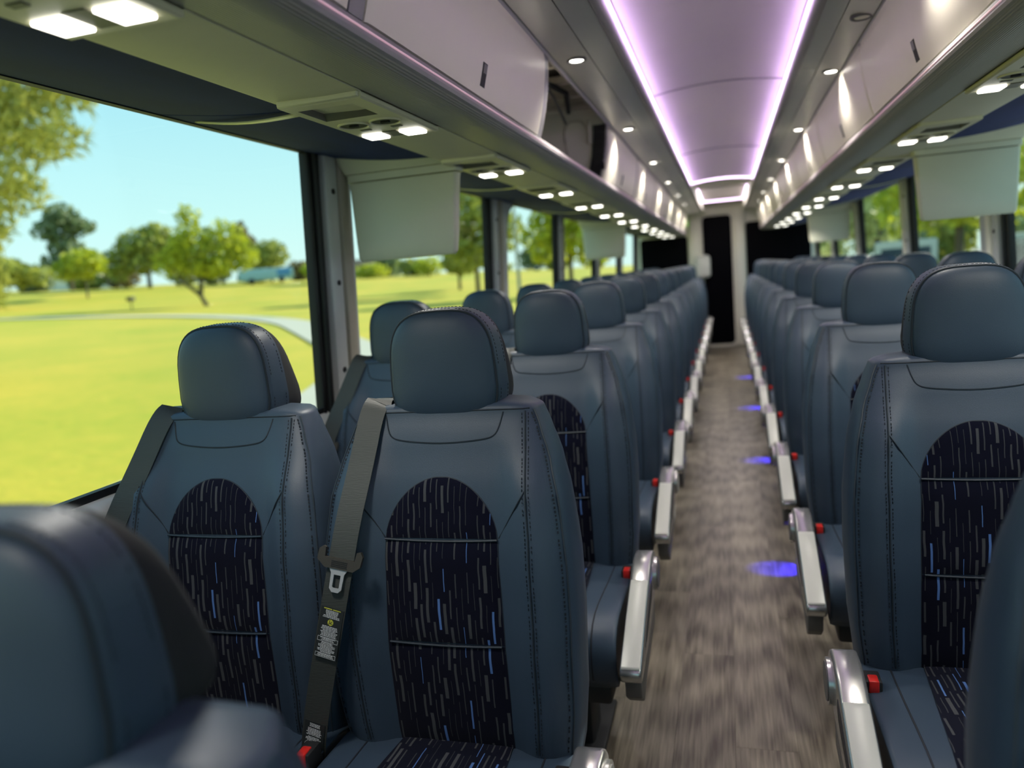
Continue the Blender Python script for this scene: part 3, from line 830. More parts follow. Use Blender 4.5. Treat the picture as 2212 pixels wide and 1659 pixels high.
# front bulkhead with windscreen opening
wf = MB().box((-1.22, Y0 - 0.05, 0.0), (1.22, Y0, 0.62)).box((-1.22, Y0 - 0.05, 1.80), (1.22, Y0, 2.14)).obj('wall_front', MT['wall'], smooth=False); tag(wf, kind='structure')
w = empty('window_40', (0, Y0 - 0.02, 0.62)); tag(w, kind='structure')
MB().box((-1.2, -0.003, 0.0), (1.2, 0.003, 1.18)).obj('pane', MT['glass'], w, smooth=False)

# ------------------------------------------------------------------ seats
HW = [(0.34, .200), (0.40, .213), (0.50, .224), (0.65, .229), (0.75, .227), (0.85, .216), (0.92, .199), (0.97, .181), (1.0, .168)]
YC = [(0.34, -.080), (0.45, -.098), (0.60, -.104), (0.75, -.090), (0.85, -.066), (0.95, -.032), (1.0, -.012)]
def hw(z): return lerp_tab(HW, z)
def yf(x, z):
    h = hw(z); t = min(1, abs(x) / h)
    fade = 1 - sstep(0.84, 0.985, z)
    b = -0.026 * sstep(0.46, 0.74, t) * (1 - 0.55 * sstep(0.80, 1.0, t)) * fade
    return lerp_tab(YC, z) + b + 0.012 * t ** 14

def backrest_mesh():
    zs = [0.34, 0.36, 0.40, 0.45, 0.50, 0.55, 0.60, 0.65, 0.70, 0.75, 0.79, 0.83, 0.87, 0.90, 0.92, 0.94, 0.96, 0.98, 0.992, 1.0]
    rings = []
    def ring(z, k=1.0, dz=0.0):
        h = hw(z); r = []
        yb_ = 0.088 - 0.02 * sstep(0.9, 0.4, z) + 0.0
        for i in range(25):
            t = i / 12 - 1
            t = (abs(t) ** 0.85) * (1 if t >= 0 else -1)
            r.append([t * h, yf(t * h, z)])
        ye = yf(h, z)
        side = []
        for q in range(1, 6):
            f_ = q / 5; side.append([h + 0.008 * sin(pi * min(1, f_ * 1.1)) - 0.012 * f_ ** 4, ye + (yb_ - 0.012 - ye) * f_])
        r += side
        for q in range(9):
            t = 1 - q / 4; r.append([t * (h - 0.02), yb_ + 0.006 * (1 - t * t)])
        r += [[-p[0], p[1]] for p in side[::-1]]
        cy = 0.04
        return [(p[0] * k, cy + (p[1] - cy) * k, z + dz) for p in r]
    for z in zs: rings.append(ring(z))
    rings.append(ring(1.0, 0.985, 0.004)); rings.append(ring(1.0, 0.93, 0.009)); rings.append(ring(1.0, 0.7, 0.014)); rings.append(ring(1.0, 0.3, 0.016))
    g = MB(); g.loft(rings, True)
    return g.mesh('backrest', MT['leather'], sharp=1.2)

def spath(pts, n=40, off=0.0):
    """polyline (x,z) resampled on the front surface"""
    L = [0]
    for a, b in zip(pts, pts[1:]): L.append(L[-1] + math.hypot(b[0] - a[0], b[1] - a[1]))
    out = []
    for i in range(n + 1):
        t = L[-1] * i / n; k = 0
        while k < len(L) - 2 and t > L[k + 1]: k += 1
        f_ = (t - L[k]) / (L[k + 1] - L[k])
        x = pts[k][0] + (pts[k + 1][0] - pts[k][0]) * f_; z = pts[k][1] + (pts[k + 1][1] - pts[k][1]) * f_
        out.append((x, yf(x, z) - off, z))
    return out
def smooth_poly(pts, it=3):
    for _ in range(it):
        q = [pts[0]]
        for a, b in zip(pts, pts[1:]):
            q.append(tuple(a[i] * .75 + b[i] * .25 for i in range(len(a)))); q.append(tuple(a[i] * .25 + b[i] * .75 for i in range(len(a))))
        q.append(pts[-1]); pts = q
    return pts
def dashes(g, path, pitch=0.0068, ln=0.0042, r=0.0009):
    path = [Vector(p) for p in path]; d = 0; acc = 0
    for a, b in zip(path, path[1:]):
        L = (b - a).length
        if L < 1e-6: continue
        while acc < L:
            p = a + (b - a) * (acc / L); q = a + (b - a) * (min(acc + ln, L) / L)
            if (q - p).length > 0.001: g.tube([p, q], r, 4)
            acc += pitch
        acc -= L

def panel_hw(z):
    if z > 0.79:
        t = (z - 0.79) / (0.892 - 0.79)
        return 0.103 * max(0.0, 1 - t ** 1.65) ** 0.5 + 0.0005
    return 0.103 + 0.006 * sin((0.79 - z) * 6)
def fabric_panel_mesh(z0, z1, n=14, m=17):
    g = MB(); vs = []; uv = []
    for i in range(n + 1):
        z = z0 + (z1 - z0) * (i / n if z1 < 0.85 else 1 - (1 - i / n) ** 2)
        for k in range(m):
            t = k / (m - 1) * 2 - 1; x = t * panel_hw(z)
            puff = 0.006 * (1 - abs(2 * (z - z0) / (z1 - z0) - 1) ** 6) * (1 - abs(t) ** 8)
            vs.append((x, yf(x, z) - 0.0012 - puff, z)); uv.append((x, z))
    fs = [(i * m + k, i * m + k + 1, (i + 1) * m + k + 1, (i + 1) * m + k) for i in range(n) for k in range(m - 1)]
    g.add(vs, fs); g.uv = uv
    return g.mesh('fabric_panel', MT['fabric'], sharp=3, fix=False)

def head_outline(n=44):
    pts = []
    for k in range(n):
        a = 2 * pi * k / n; e = 2 / (3.2 if sin(a) >= 0 else 4.2)
        c = abs(cos(a)) ** e * (1 if cos(a) >= 0 else -1); s_ = abs(sin(a)) ** e * (1 if sin(a) >= 0 else -1)
        wf_ = 1 - 0.09 * max(0, (s_ + 0.4) / 1.4) ** 1.3
        pts.append((c * 0.101 * wf_, s_ * 0.1))
    return pts
HO = head_outline()
HZ = 1.080
def head_ring(s, y, slope=0.0):
    return [(p[0] * s, y + slope * (0.1 - p[1] * s) / 0.2, HZ + p[1] * s) for p in HO]
def headrest_meshes():
    g = MB(); g.loft([head_ring(0.004, -0.022), head_ring(0.3, -0.0215), head_ring(0.55, -0.0195), head_ring(0.75, -0.0155), head_ring(0.88, -0.010), head_ring(0.95, -0.005), head_ring(0.985, 0.000), head_ring(0.995, 0.005)], True)
    pad = g.mesh('headrest', MT['leather'], sharp=1.5)
    g = MB(); g.loft([head_ring(0.99, 0.004), head_ring(1.012, 0.004), head_ring(1.03, 0.012, 0.004), head_ring(1.045, 0.030, 0.010), head_ring(1.045, 0.046, 0.016), head_ring(1.038, 0.051, 0.018)], False)
    gus = g.mesh('gusset', MT['leather'], sharp=1.5)
    g = MB(); g.loft([head_ring(1.036, 0.050, 0.018), head_ring(1.025, 0.056, 0.045), head_ring(0.98, 0.064, 0.072), head_ring(0.9, 0.072, 0.080), head_ring(0.6, 0.078, 0.082), head_ring(0.03, 0.080, 0.082)], True)
    back = g.mesh('headrest_back', MT['leather_dark'], sharp=1.5)
    g = MB(); p = head_ring(1.000, 0.0025); g.tube(p + p[:1], 0.0024, 6)
    pip = g.mesh('headrest_piping', MT['thread_blue'])
    g = MB(); dashes(g, head_ring(1.031, 0.0125, 0.004), r=0.0009); dashes(g, head_ring(1.046, 0.043, 0.015), r=0.0009)
    sti = g.mesh('headrest_stitching', MT['thread'], smooth=False)
    return pad, gus, back, pip, sti

CP_ = [(-0.05, .275), (-0.05, .40), (-0.09, .412), (-0.16, .415), (-0.24, .419), (-0.32, .426), (-0.40, .431), (-0.45, .430), (-0.49, .420), (-0.515, .400), (-0.528, .37), (-0.528, .335), (-0.52, .30), (-0.505, .275)]
def cushion_mesh():
    cen = (-0.28, 0.35); rings = []
    for x, k in ((-0.219, 0.90), (-0.223, 0.94), (-0.222, 0.97), (-0.214, 0.99), (-0.195, 1.0), (-0.15, 1.004), (-0.11, 0.995), (0, 0.99), (0.11, 0.995), (0.15, 1.004), (0.195, 1.0), (0.214, 0.99), (0.222, 0.97), (0.223, 0.94), (0.219, 0.90)):
        kz = 1 - (1 - k) * 1.6
        rings.append([(x, cen[0] + (p[0] - cen[0]) * (1 - (1 - k) * 0.35), cen[1] + (p[1] - cen[1]) * kz) for p in CP_])
    g = MB(); g.loft(rings, True); return g.mesh('seat_cushion', MT['leather'], sharp=1.2)
def cushion_panel_mesh():
    P = smooth_poly(CP_[2:12], 2); L = 0; vs = []; uv = []; m = 11
    for i, p in enumerate(P):
        if i: L += math.hypot(p[0] - P[i - 1][0], p[1] - P[i - 1][1])
        a = P[max(0, i - 1)]; b = P[min(len(P) - 1, i + 1)]; n_ = Vector((0, -(b[1] - a[1]) * -1, 0))
        tx, tz = (b[0] - a[0]), (b[1] - a[1]); ln = math.hypot(tx, tz); nx, nz = -(-tz) / ln * -1, -tx / ln
        hwid = 0.104 + 0.03 * min(1, max(0, (-p[0] - 0.10) / 0.35))
        for k in range(m):
            t = k / (m - 1) * 2 - 1; pf = 0.004 * (1 - abs(t) ** 6)
            cenk = 0.9915 + 0.006 * abs(t)
            py = -0.28 + (p[0] + 0.28) * cenk; pz = 0.35 + (p[1] - 0.35) * (1 - (1 - cenk) * 1.6)
            vs.append((t * hwid, py + nx * pf, pz + nz * (0.0025 + pf))); uv.append((t * hwid + 0.3, L + 0.7))
    N = len(P); fs = [(i * m + k, i * m + k + 1, (i + 1) * m + k + 1, (i + 1) * m + k) for i in range(N - 1) for k in range(m - 1)]
    g = MB(); g.add(vs, fs); g.uv = uv; return g.mesh('seat_panel', MT['fabric'], sharp=3, fix=False)

def ribbon(path, width, thick=0.0016, off=(0, -1, 0)):
    path = [Vector(p) for p in path]; rings = []
    for i, p in enumerate(path):
        t = (path[min(i + 1, len(path) - 1)] - path[max(i - 1, 0)]).normalized()
        n_ = Vector(off) - t * t.dot(Vector(off))
        if n_.length < 0.2: n_ = Vector((0, 0, 1)) - t * t.z
        n_.normalize(); w_ = t.cross(n_).normalized() * (width / 2)
        n2 = n_ * (thick / 2)
        rings.append([p - w_ - n2, p + w_ - n2, p + w_ + n2, p - w_ + n2])
    g = MB(); g.loft(rings, True); return g

SM = {}
SM['backrest'] = backrest_mesh()
SM['panels'] = [fabric_panel_mesh(0.790, 0.8915), fabric_panel_mesh(0.608, 0.788), fabric_panel_mesh(0.385, 0.606)]
pz = []
for z in (0.789, 0.607):
    g = MB(); g.tube([(x, yf(x, z) - 0.004, z - 0.003 * (1 - (x / 0.105) ** 2)) for x in [-0.104 + 0.208 * i / 16 for i in range(17)]], 0.0021, 6)
    pz.append(g.mesh('piping', MT['piping']))
SM['piping'] = pz
g = MB()
for s_ in (-1, 1):
    g.tube(spath([(s_ * .151, 0.998), (s_ * .157, .90), (s_ * .164, .80), (s_ * .166, .65), (s_ * .163, .5), (s_ * .158, .42)], 40, 0.0), 0.0017, 5)
    g.tube(spath([(s_ * .1585, 0.79 + 0.085), (s_ * .106, .791)], 10, 0.0), 0.0013, 5)
nk = smooth_poly([(-.112, .998), (-.106, .975), (-.098, .958), (-.07, .952), (0, .947), (.07, .952), (.098, .958), (.106, .975), (.112, .998)], 2)
g.tube(spath(nk, 50, 0.0), 0.0014, 5)
g.tube([(x * 0.99, yf(x, 0.998) + 0.001, 1.002) for x in [-0.160 + 0.32 * i / 24 for i in range(25)]], 0.0014, 5)
ar = [(panel_hw(z), z) for z in [0.40 + 0.05 * i for i in range(8)] + [0.79 + 0.1015 * (1 - (1 - i / 14) ** 2) for i in range(15)]]
arch = ar + [(-a, b) for a, b in ar[::-1]]
g.tube(spath(arch, 90, -0.0003), 0.0016, 5)
SM['seam'] = g.mesh('seam', MT['thread_blue'])
g = MB()
for s_ in (-1, 1):
    for o_ in (-0.0055, 0.0055):
        dashes(g, spath([(s_ * .151 + o_, 0.995), (s_ * .157 + o_, .90), (s_ * .164 + o_, .80), (s_ * .166 + o_, .65), (s_ * .163 + o_, .5), (s_ * .158 + o_, .42)], 60, 0.0006), r=0.0008)
    dashes(g, spath([(s_ * (hw(z) * 0.955), z) for z in [0.995 - 0.02 * i for i in range(31)]], 60, 0.0006), r=0.0014)
SM['stitch'] = g.mesh('stitching', MT['thread'], smooth=False)
SM['edge_seam'] = []
for s_ in (-1, 1):
    g = MB(); g.tube([(s_ * (hw(z) * 0.985), yf(hw(z) * 0.985, z) - 0.0004, z) for z in [1.0 - 0.02 * i for i in range(32)]], 0.0016, 5)
    SM['edge_seam'].append(g.mesh('edge_seam', MT['piping']))
SM['head'] = headrest_meshes()
SM['cushion'] = cushion_mesh(); SM['cpanel'] = cushion_panel_mesh()
SM['cseam'] = []
for s_ in (-1, 1):
    g = MB(); g.tube([(s_ * 0.167, -0.28 + (p[0] + 0.28) * 1.004, 0.35 + (p[1] - 0.35) * 1.006) for p in CP_[2:13]], 0.0018, 5)
    SM['cseam'].append(g.mesh('cushion_seam', MT['thread']))
g = MB(); g.rbox((-0.20, -0.48, 0.215), (0.20, -0.06, 0.272), 0.01); SM['frame'] = g.mesh('seat_frame', MT['dark_metal'])
g = MB(); g.rbox((0.06, -0.34, 0.0), (0.12, -0.22, 0.22), 0.012); g.rbox((0.03, -0.44, 0.0), (0.15, -0.12, 0.018), 0.006); SM['leg'] = g.mesh('leg', MT['dark_metal'])
# armrest (aisle side is +x)
AX0, AX1 = 0.236, 0.285
def arm_outline():
    pts = []
    c = (-0.200, 0.440); R = 0.050
    for k in range(8):
        a = radians(-80 + k * 22); pts.append((c[0] + R * cos(a), c[1] + R * sin(a)))
    pts += [(-0.235, .490), (-0.285, .482), (-0.335, .462), (-0.45, .416), (-0.575, .362), (-0.582, .348), (-0.570, .326), (-0.42, .340), (-0.30, .365)]
    return pts
g = MB(); g.prism(arm_outline(), 'x', AX0, AX1, 0.007, 3); SM['arm'] = g.mesh('armrest', MT['silver'], sharp=0.8)
g = MB(); g.prism([(-0.330, .4665), (-0.345, .4625), (-0.45, .4205), (-0.574, .3665), (-0.577, .3600), (-0.45, .4120), (-0.330, .4600)], 'x', AX0 + 0.003, AX1 - 0.003, 0.0025, 2); SM['pad'] = g.mesh('arm_pad', MT['arm_pad'], sharp=0.8)
g = MB(); g.cyl((AX1 - 0.002, -0.203, 0.432), (AX1 + 0.008, -0.203, 0.432), 0.043, 28); SM['pivot'] = g.mesh('pivot_cover', MT['silver'])
g = MB(); g.cyl((AX1 + 0.007, -0.203, 0.432), (AX1 + 0.010, -0.203, 0.432), 0.036, 28); SM['pivotcap'] = g.mesh('pivot_cap', MT['grey_metal'])
g = MB(); g.prism([(-0.30, .452), (-0.33, .442), (-0.47, .388), (-0.49, .372), (-0.44, .376), (-0.31, .415), (-0.295, .435)], 'x', AX1 - 0.001, AX1 + 0.0015); SM['slot'] = g.mesh('side_slot', MT['dark_metal'])
g = MB(); g.prism([(-0.185, .40), (-0.30, .375), (-0.50, .335), (-0.550, .325), (-0.540, .275), (-0.50, .245), (-0.42, .27), (-0.20, .30)], 'x', AX0 + 0.006, AX1 - 0.006, 0.004, 2); SM['bracket'] = g.mesh('armrest_bracket', MT['grey_metal'], sharp=0.8)
# buckle
g = MB(); g.rbox((0.196, -0.205, 0.375), (0.226, -0.160, 0.436), 0.004); SM['buckle'] = g.mesh('belt_buckle', MT['black_plastic'])
g = MB(); g.rbox((0.202, -0.2080, 0.412), (0.220, -0.180, 0.4385), 0.003); SM['button'] = g.mesh('release_button', MT['red_plastic'])
# belt
def belt_path(kind):
    if kind == 'aisle':
        p = [(-.128, .080, 1.012), (-.129, .045, 1.021), (-.132, .010, 1.021), (-.136, -.018, 1.008), (-.146, -.062, .92), (-.158, -.112, .83), (-.168, -.136, .76), (-.183, -.150, .69), (-.212, -.158, .58), (-.243, -.158, .47), (-.262, -.150, .40), (-.272, -.135, .34)]
    else:
        p = [(-.128, .080, 1.012), (-.129, .045, 1.021), (-.132, .010, 1.021), (-.138, -.018, 1.008), (-.166, -.062, .92), (-.200, -.095, .84), (-.226, -.115, .775), (-.231, -.130, .70), (-.236, -.135, .58), (-.240, -.135, .47), (-.240, -.130, .40), (-.240, -.12, .34)]
    return smooth_poly(p, 2)
for kd in ('aisle', 'window'):
    SM['belt_' + kd] = ribbon(belt_path(kd), 0.048).mesh('seat_belt', MT['belt'], sharp=1.0)
def at_z(path, z):
    for a, b in zip(path, path[1:]):
        if a[2] >= z >= b[2] and a[2] - b[2] > 1e-6 and a[1] < 0.02:
            f_ = (a[2] - z) / (a[2] - b[2]); p = Vector(a).lerp(Vector(b), f_); t = (Vector(b) - Vector(a)).normalized(); return p, t
    return Vector(path[-1]), Vector((0, 0, -1))
def on_belt(path, z, lift=0.002):
    """frame on the belt: origin, right (screen right when facing the seat), down"""
    p, t = at_z(path, z); n_ = Vector((0, -1, 0)); n_ = (n_ - t * t.dot(n_)).normalized(); r = n_.cross(t).normalized()
    if r.x < 0: r = -r
    return p + n_ * lift, r, t, n_
def flat(path, z, poly, h, lift=0.002):
    """polygon given as (right, down) metres on the belt extruded by h"""
    o, r, d, n_ = on_belt(path, z, lift)
    a = [o + r * p[0] + d * p[1] for p in poly]; b = [q + n_ * h for q in a]
    return MB().loft([a, b], True)
for kd in ('aisle', 'window'):
    P = belt_path(kd)
    tp = [(-.041, -.016), (-.034, -.022), (-.029, -.020), (-.028, -.004), (.028, -.004), (.030, -.020), (.037, -.022), (.042, -.014), (.040, .004), (.028, .014), (-.026, .014), (-.042, .002)]
    SM['tongue_' + kd] = flat(P, 0.765, tp, 0.007, 0.0015).mesh('tongue_grip', MT['belt_plastic'], sharp=0.6)
    g = MB()
    for q in range(4):
        m_ = flat(P, 0.765, [(-.014, .000 + q * .003), (.016, .000 + q * .003), (.016, .0014 + q * .003), (-.014, .0014 + q * .003)], 0.0012, 0.008); g.add(m_.v, m_.f)
    SM['grip_' + kd] = g.mesh('grip_rib', MT['black_plastic'], smooth=False)
    o, r, d, n_ = on_belt(P, 0.765, 0.0045)
    outer = [(-.018, .012), (.018, .012), (.0125, .022), (.0115, .048), (.006, .054), (-.006, .054), (-.0115, .048), (-.0125, .022)]
    inner = [(-.0065, .024), (.0065, .024), (.0065, .0245), (.0065, .045), (.005, .0465), (-.005, .0465), (-.0065, .045), (-.0065, .0245)]
    g = MB(); v = []
    for pl, hh in ((outer, 0), (outer, .0022), (inner, .0022), (inner, 0)):
        v.append([o + r * p[0] + d * p[1] + n_ * hh for p in pl])
    g.loft(v + [v[0]], False); SM['plate_' + kd] = g.mesh('tongue_plate', MT['chrome'], sharp=0.5)
P = belt_path('aisle')
SM['label_a'] = flat(P, 0.685, [(-.0215, 0), (.0215, 0), (.0215, .092), (-.0215, .092)], 0.0006, 0.0012).mesh('warning_label', MT['label_black'], smooth=False)
SM['label_b'] = flat(P, 0.470, [(-.020, 0), (.020, 0), (.020, .082), (-.020, .082)], 0.0006, 0.0012).mesh('warning_label', MT['label_black'], smooth=False)
def textlines(z, y0, y1, n, w, rr, mirror=False):
    g = MB()
    for i in range(n):
        yy = y0 + (y1 - y0) * i / n; hh = (y1 - y0) / n * 0.52
        span = w * rr.uniform(0.6, 1.0); x = -span
        while x < span:
            b = min(span, x + rr.uniform(0.0012, 0.005)); m_ = flat(P, z, [(x, yy), (b, yy), (b, yy + hh), (x, yy + hh)], 0.0003, 0.0018); g.add(m_.v, m_.f); x = b + 0.0008
    return g
def boxline(g, z, x, y0, y1, t=0.0005):
    for pl in ([(-x, y0), (x, y0), (x, y0 + t), (-x, y0 + t)], [(-x, y1 - t), (x, y1 - t), (x, y1), (-x, y1)], [(-x, y0), (-x + t, y0), (-x + t, y1), (-x, y1)], [(x - t, y0), (x, y0), (x, y1), (x - t, y1)]):
        m_ = flat(P, z, pl, 0.0003, 0.0018); g.add(m_.v, m_.f)
rr = random.Random(3)
g = textlines(0.685, .0055, .020, 6, .017, rr); m_ = textlines(0.685, .034, .054, 8, .017, rr); g.add(m_.v, m_.f)
m_ = textlines(0.685, .0555, .0615, 3, .017, rr); g.add(m_.v, m_.f); m_ = textlines(0.685, .0635, .083, 8, .017, rr); g.add(m_.v, m_.f); m_ = textlines(0.685, .0845, .090, 3, .017, rr); g.add(m_.v, m_.f)
boxline(g, 0.685, .0195, .0545, .0625); boxline(g, 0.685, .0195, .0835, .0910)
SM['text_a'] = g.mesh('label_print', MT['label_white'], smooth=False)
g = MB()
for x0, x1 in ((-.016, -.001), (.001, .016)):
    m_ = flat(P, 0.685, [(x0, .0022), (x1, .0022), (x1, .0036), (x0, .0036)], 0.0003, 0.0018); g.add(m_.v, m_.f)
m_ = flat(P, 0.685, [(.0055 * cos(2 * pi * k / 20), .0265 + .0055 * sin(2 * pi * k / 20)) for k in range(20)], 0.0003, 0.0018); g.add(m_.v, m_.f)
SM['yellow'] = g.mesh('label_symbol', MT['label_yellow'], smooth=False)
g = MB()
for pl in ([(-.002, .022), (-.001, .022), (-.002, .031), (-.003, .031)], [(-.001, .0275), (.003, .0235), (.0035, .0245), (-.001, .029)], [(-.001, .0275), (.004, .028), (.004, .029), (-.001, .029)]):
    m_ = flat(P, 0.685, pl, 0.0003, 0.0021); g.add(m_.v, m_.f)
SM['symbol'] = g.mesh('label_figure', MT['label_black'], smooth=False)
g = textlines(0.470, .004, .012, 3, .016, rr); m_ = textlines(0.470, .014, .030, 6, .017, rr); g.add(m_.v, m_.f); m_ = textlines(0.470, .032, .056, 9, .017, rr); g.add(m_.v, m_.f)
m_ = flat(P, 0.470, [(-.016, .068), (.016, .068), (.016, .078), (-.016, .078)], 0.0003, 0.0018); g.add(m_.v, m_.f)
SM['text_b'] = g.mesh('label_print', MT['label_white'], smooth=False)

def seat(kind, detail, labels=False):
    """kind: aisle / window ; detail 2 near, 1 middle, 0 far"""
    t = empty('coach_seat')
    b = link('backrest', SM['backrest'], t)
    if detail >= 1:
        for m_ in SM['panels']: tag(link('fabric_panel', m_, b), 'dark navy fabric insert with grey and blue dashes')
        for m_ in SM['piping']: link('piping', m_, b)
        link('seam', SM['seam'], b); [link('edge_seam', q_, b) for q_ in SM['edge_seam']]
    else:
        tag(link('fabric_panel', SM['panels'][1], b), 'dark navy fabric insert with grey and blue dashes')
    if detail == 2: tag(link('stitching', SM['stitch'], b), kind='stuff')
    pad, gus, back, pip, sti = SM['head']
    h = link('headrest', pad, t); link('gusset', gus, h); link('headrest_back', back, h)
    if detail >= 1: link('headrest_piping', pip, h)
    if detail == 2: tag(link('headrest_stitching', sti, h), kind='stuff')
    c = link('seat_cushion', SM['cushion'], t)
    tag(link('seat_panel', SM['cpanel'], c), 'dark navy fabric insert with grey and blue dashes')
    if detail: [link('cushion_seam', q_, c) for q_ in SM['cseam']]
    link('seat_frame', SM['frame'], t); link('leg', SM['leg'], t)
    if kind == 'aisle':
        a = link('armrest', SM['arm'], t); link('arm_pad', SM['pad'], a); link('pivot_cover', SM['pivot'], a)
        if detail: link('pivot_cap', SM['pivotcap'], a); link('side_slot', SM['slot'], a)
        link('armrest_bracket', SM['bracket'], a)
    bk = link('belt_buckle', SM['buckle'], t); tag(link('release_button', SM['button'], bk), 'red release button')
    if detail:
        s_ = link('seat_belt', SM['belt_' + kind], t); tag(s_, 'charcoal webbing seat belt')
        link('tongue_grip', SM['tongue_' + kind], s_)
        if detail == 2: link('grip_rib', SM['grip_' + kind], s_)
        link('tongue_plate', SM['plate_' + kind], s_)
        if labels:
            link('warning_label', SM['label_a'], s_); link('warning_label', SM['label_b'], s_)
            tag(link('label_print', SM['text_a'], s_), kind='stuff'); tag(link('label_print', SM['text_b'], s_), kind='stuff')
            link('label_symbol', SM['yellow'], s_); link('label_figure', SM['symbol'], s_)
    return t
LROWS = [0.412 + 0.86 * i for i in range(13)]
RROWS = [0.780 + 0.86 * i for i in range(12)]
for side, rows, w in ((-1, LROWS, 'left'), (1, RROWS, 'right')):
    for i, y in enumerate(rows):
        for kind, x in (('aisle', 0.470), ('window', 0.931)):
            det = 2 if i <= 2 else (1 if i <= 5 else 0)
            s_ = seat(kind, det, labels=(side < 0 and i == 1 and kind == 'aisle'))
            dz = -0.095 if (side < 0 and i == 0) else 0.0
            s_.location = (side * x, y - (0.02 if dz else 0), 0)
            s_.scale = (1 if side < 0 else -1, 1, 1)
            if dz:
                for ch in s_.children:
                    if ch.name.split('.')[0] in ('backrest', 'headrest', 'seat_belt'): ch.location.z = dz
                    if ch.name.startswith('headrest') and kind == 'aisle': ch.location.x = -0.030
            ex = ''
            if side < 0 and i == 1 and kind == 'aisle': ex = ', labelled belt'
            tag(s_, 'blue-grey leather %s seat in the %s row %s of the aisle%s' % (kind, ordn[i], w, ex), 'seat', 'coach passenger seats')

# blue courtesy lamps beside the right aisle
for k, y in enumerate((3.05, 4.77, 6.49, 8.21)):
    t = empty('aisle_lamp', (0.305, y, 0.115)); tag(t, 'blue courtesy lamp under the right aisle seats, %s from the front' % ordn[k], 'lamp', 'blue aisle courtesy lamps')
    g = MB(); g.rbox((-0.004, -0.03, -0.012), (0.03, 0.03, 0.03), 0.004); g.obj('housing', MT['black_plastic'], t)
    g = MB(); g.rbox((-0.007, -0.018, -0.006), (-0.003, 0.018, 0.004), 0.001, 1); g.obj('lens', MT['blue_led'], t)
    ld = bpy.data.lights.new('blue_beam', 'SPOT'); ld.energy = 4.0; ld.color = (0.02, 0.01, 1.0); ld.spot_size = radians(58); ld.spot_blend = 0.35; ld.shadow_soft_size = 0.006
    lo = bpy.data.objects.new('blue_beam', ld); COL.objects.link(lo); lo.parent = t; lo.location = (-0.012, 0, 0.0)
    lo.rotation_euler = (Vector((0.75, 0, 1)).normalized()).to_track_quat('Z', 'Y').to_euler()

# ------------------------------------------------------------------ outside
def gz(x, y):
    if x >= -1.5: return -1.25
    d = math.hypot(x, y)
    return -1.25 - 0.04 * (x + 1.5) * 1.02 + 1.9 * sstep(88, 130, d)
g = MB()
xs_ = [-1.5, -4, -8, -13, -20, -30, -42, -55, -70, -85, -100, -115, -130, -160, -220]
ys_ = [-60, -30, -15, -5, 3, 9, 15, 22, 30, 40, 52, 65, 80, 95, 110, 125, 140, 170, 230]
vs_ = [(x, y, gz(x, y)) for y in ys_ for x in xs_]
n = len(xs_)
g.add(vs_, [(j * n + i, j * n + i + 1, (j + 1) * n + i + 1, (j + 1) * n + i) for j in range(len(ys_) - 1) for i in range(n - 1)])
tag(g.obj('ground', MT['grass'], sharp=3), kind='structure')
g = MB(); g.box((-1.5, -60, -1.45), (90, 230, -1.25)); tag(g.obj('ground_parking', MT['asphalt'], smooth=False), kind='structure')
pp = smooth_poly([(-70, 49), (-60.2, 51.6), (-48, 50.8), (-37.5, 48.2), (-25.6, 40.9), (-16.8, 29.6), (-10.4, 21.0), (-7.5, 14.0), (-6.0, 5.0), (-5.0, -20)], 3)
g = MB(); L_ = []; R2 = []
for i, p in enumerate(pp):
    a = pp[max(0, i - 1)]; b = pp[min(len(pp) - 1, i + 1)]; d = Vector((b[0] - a[0], b[1] - a[1])).normalized(); n_ = Vector((-d.y, d.x)) * 1.0
    for lst, s_ in ((L_, 1), (R2, -1)):
        x, y = p[0] + n_.x * s_, p[1] + n_.y * s_; lst.append((x, y, gz(x, y) + 0.06))
m = len(pp); g.add(L_ + R2, [(i, i + 1, m + i + 1, m + i) for i in range(m - 1)])
tag(g.obj('path', MT['path'], sharp=3), kind='structure')

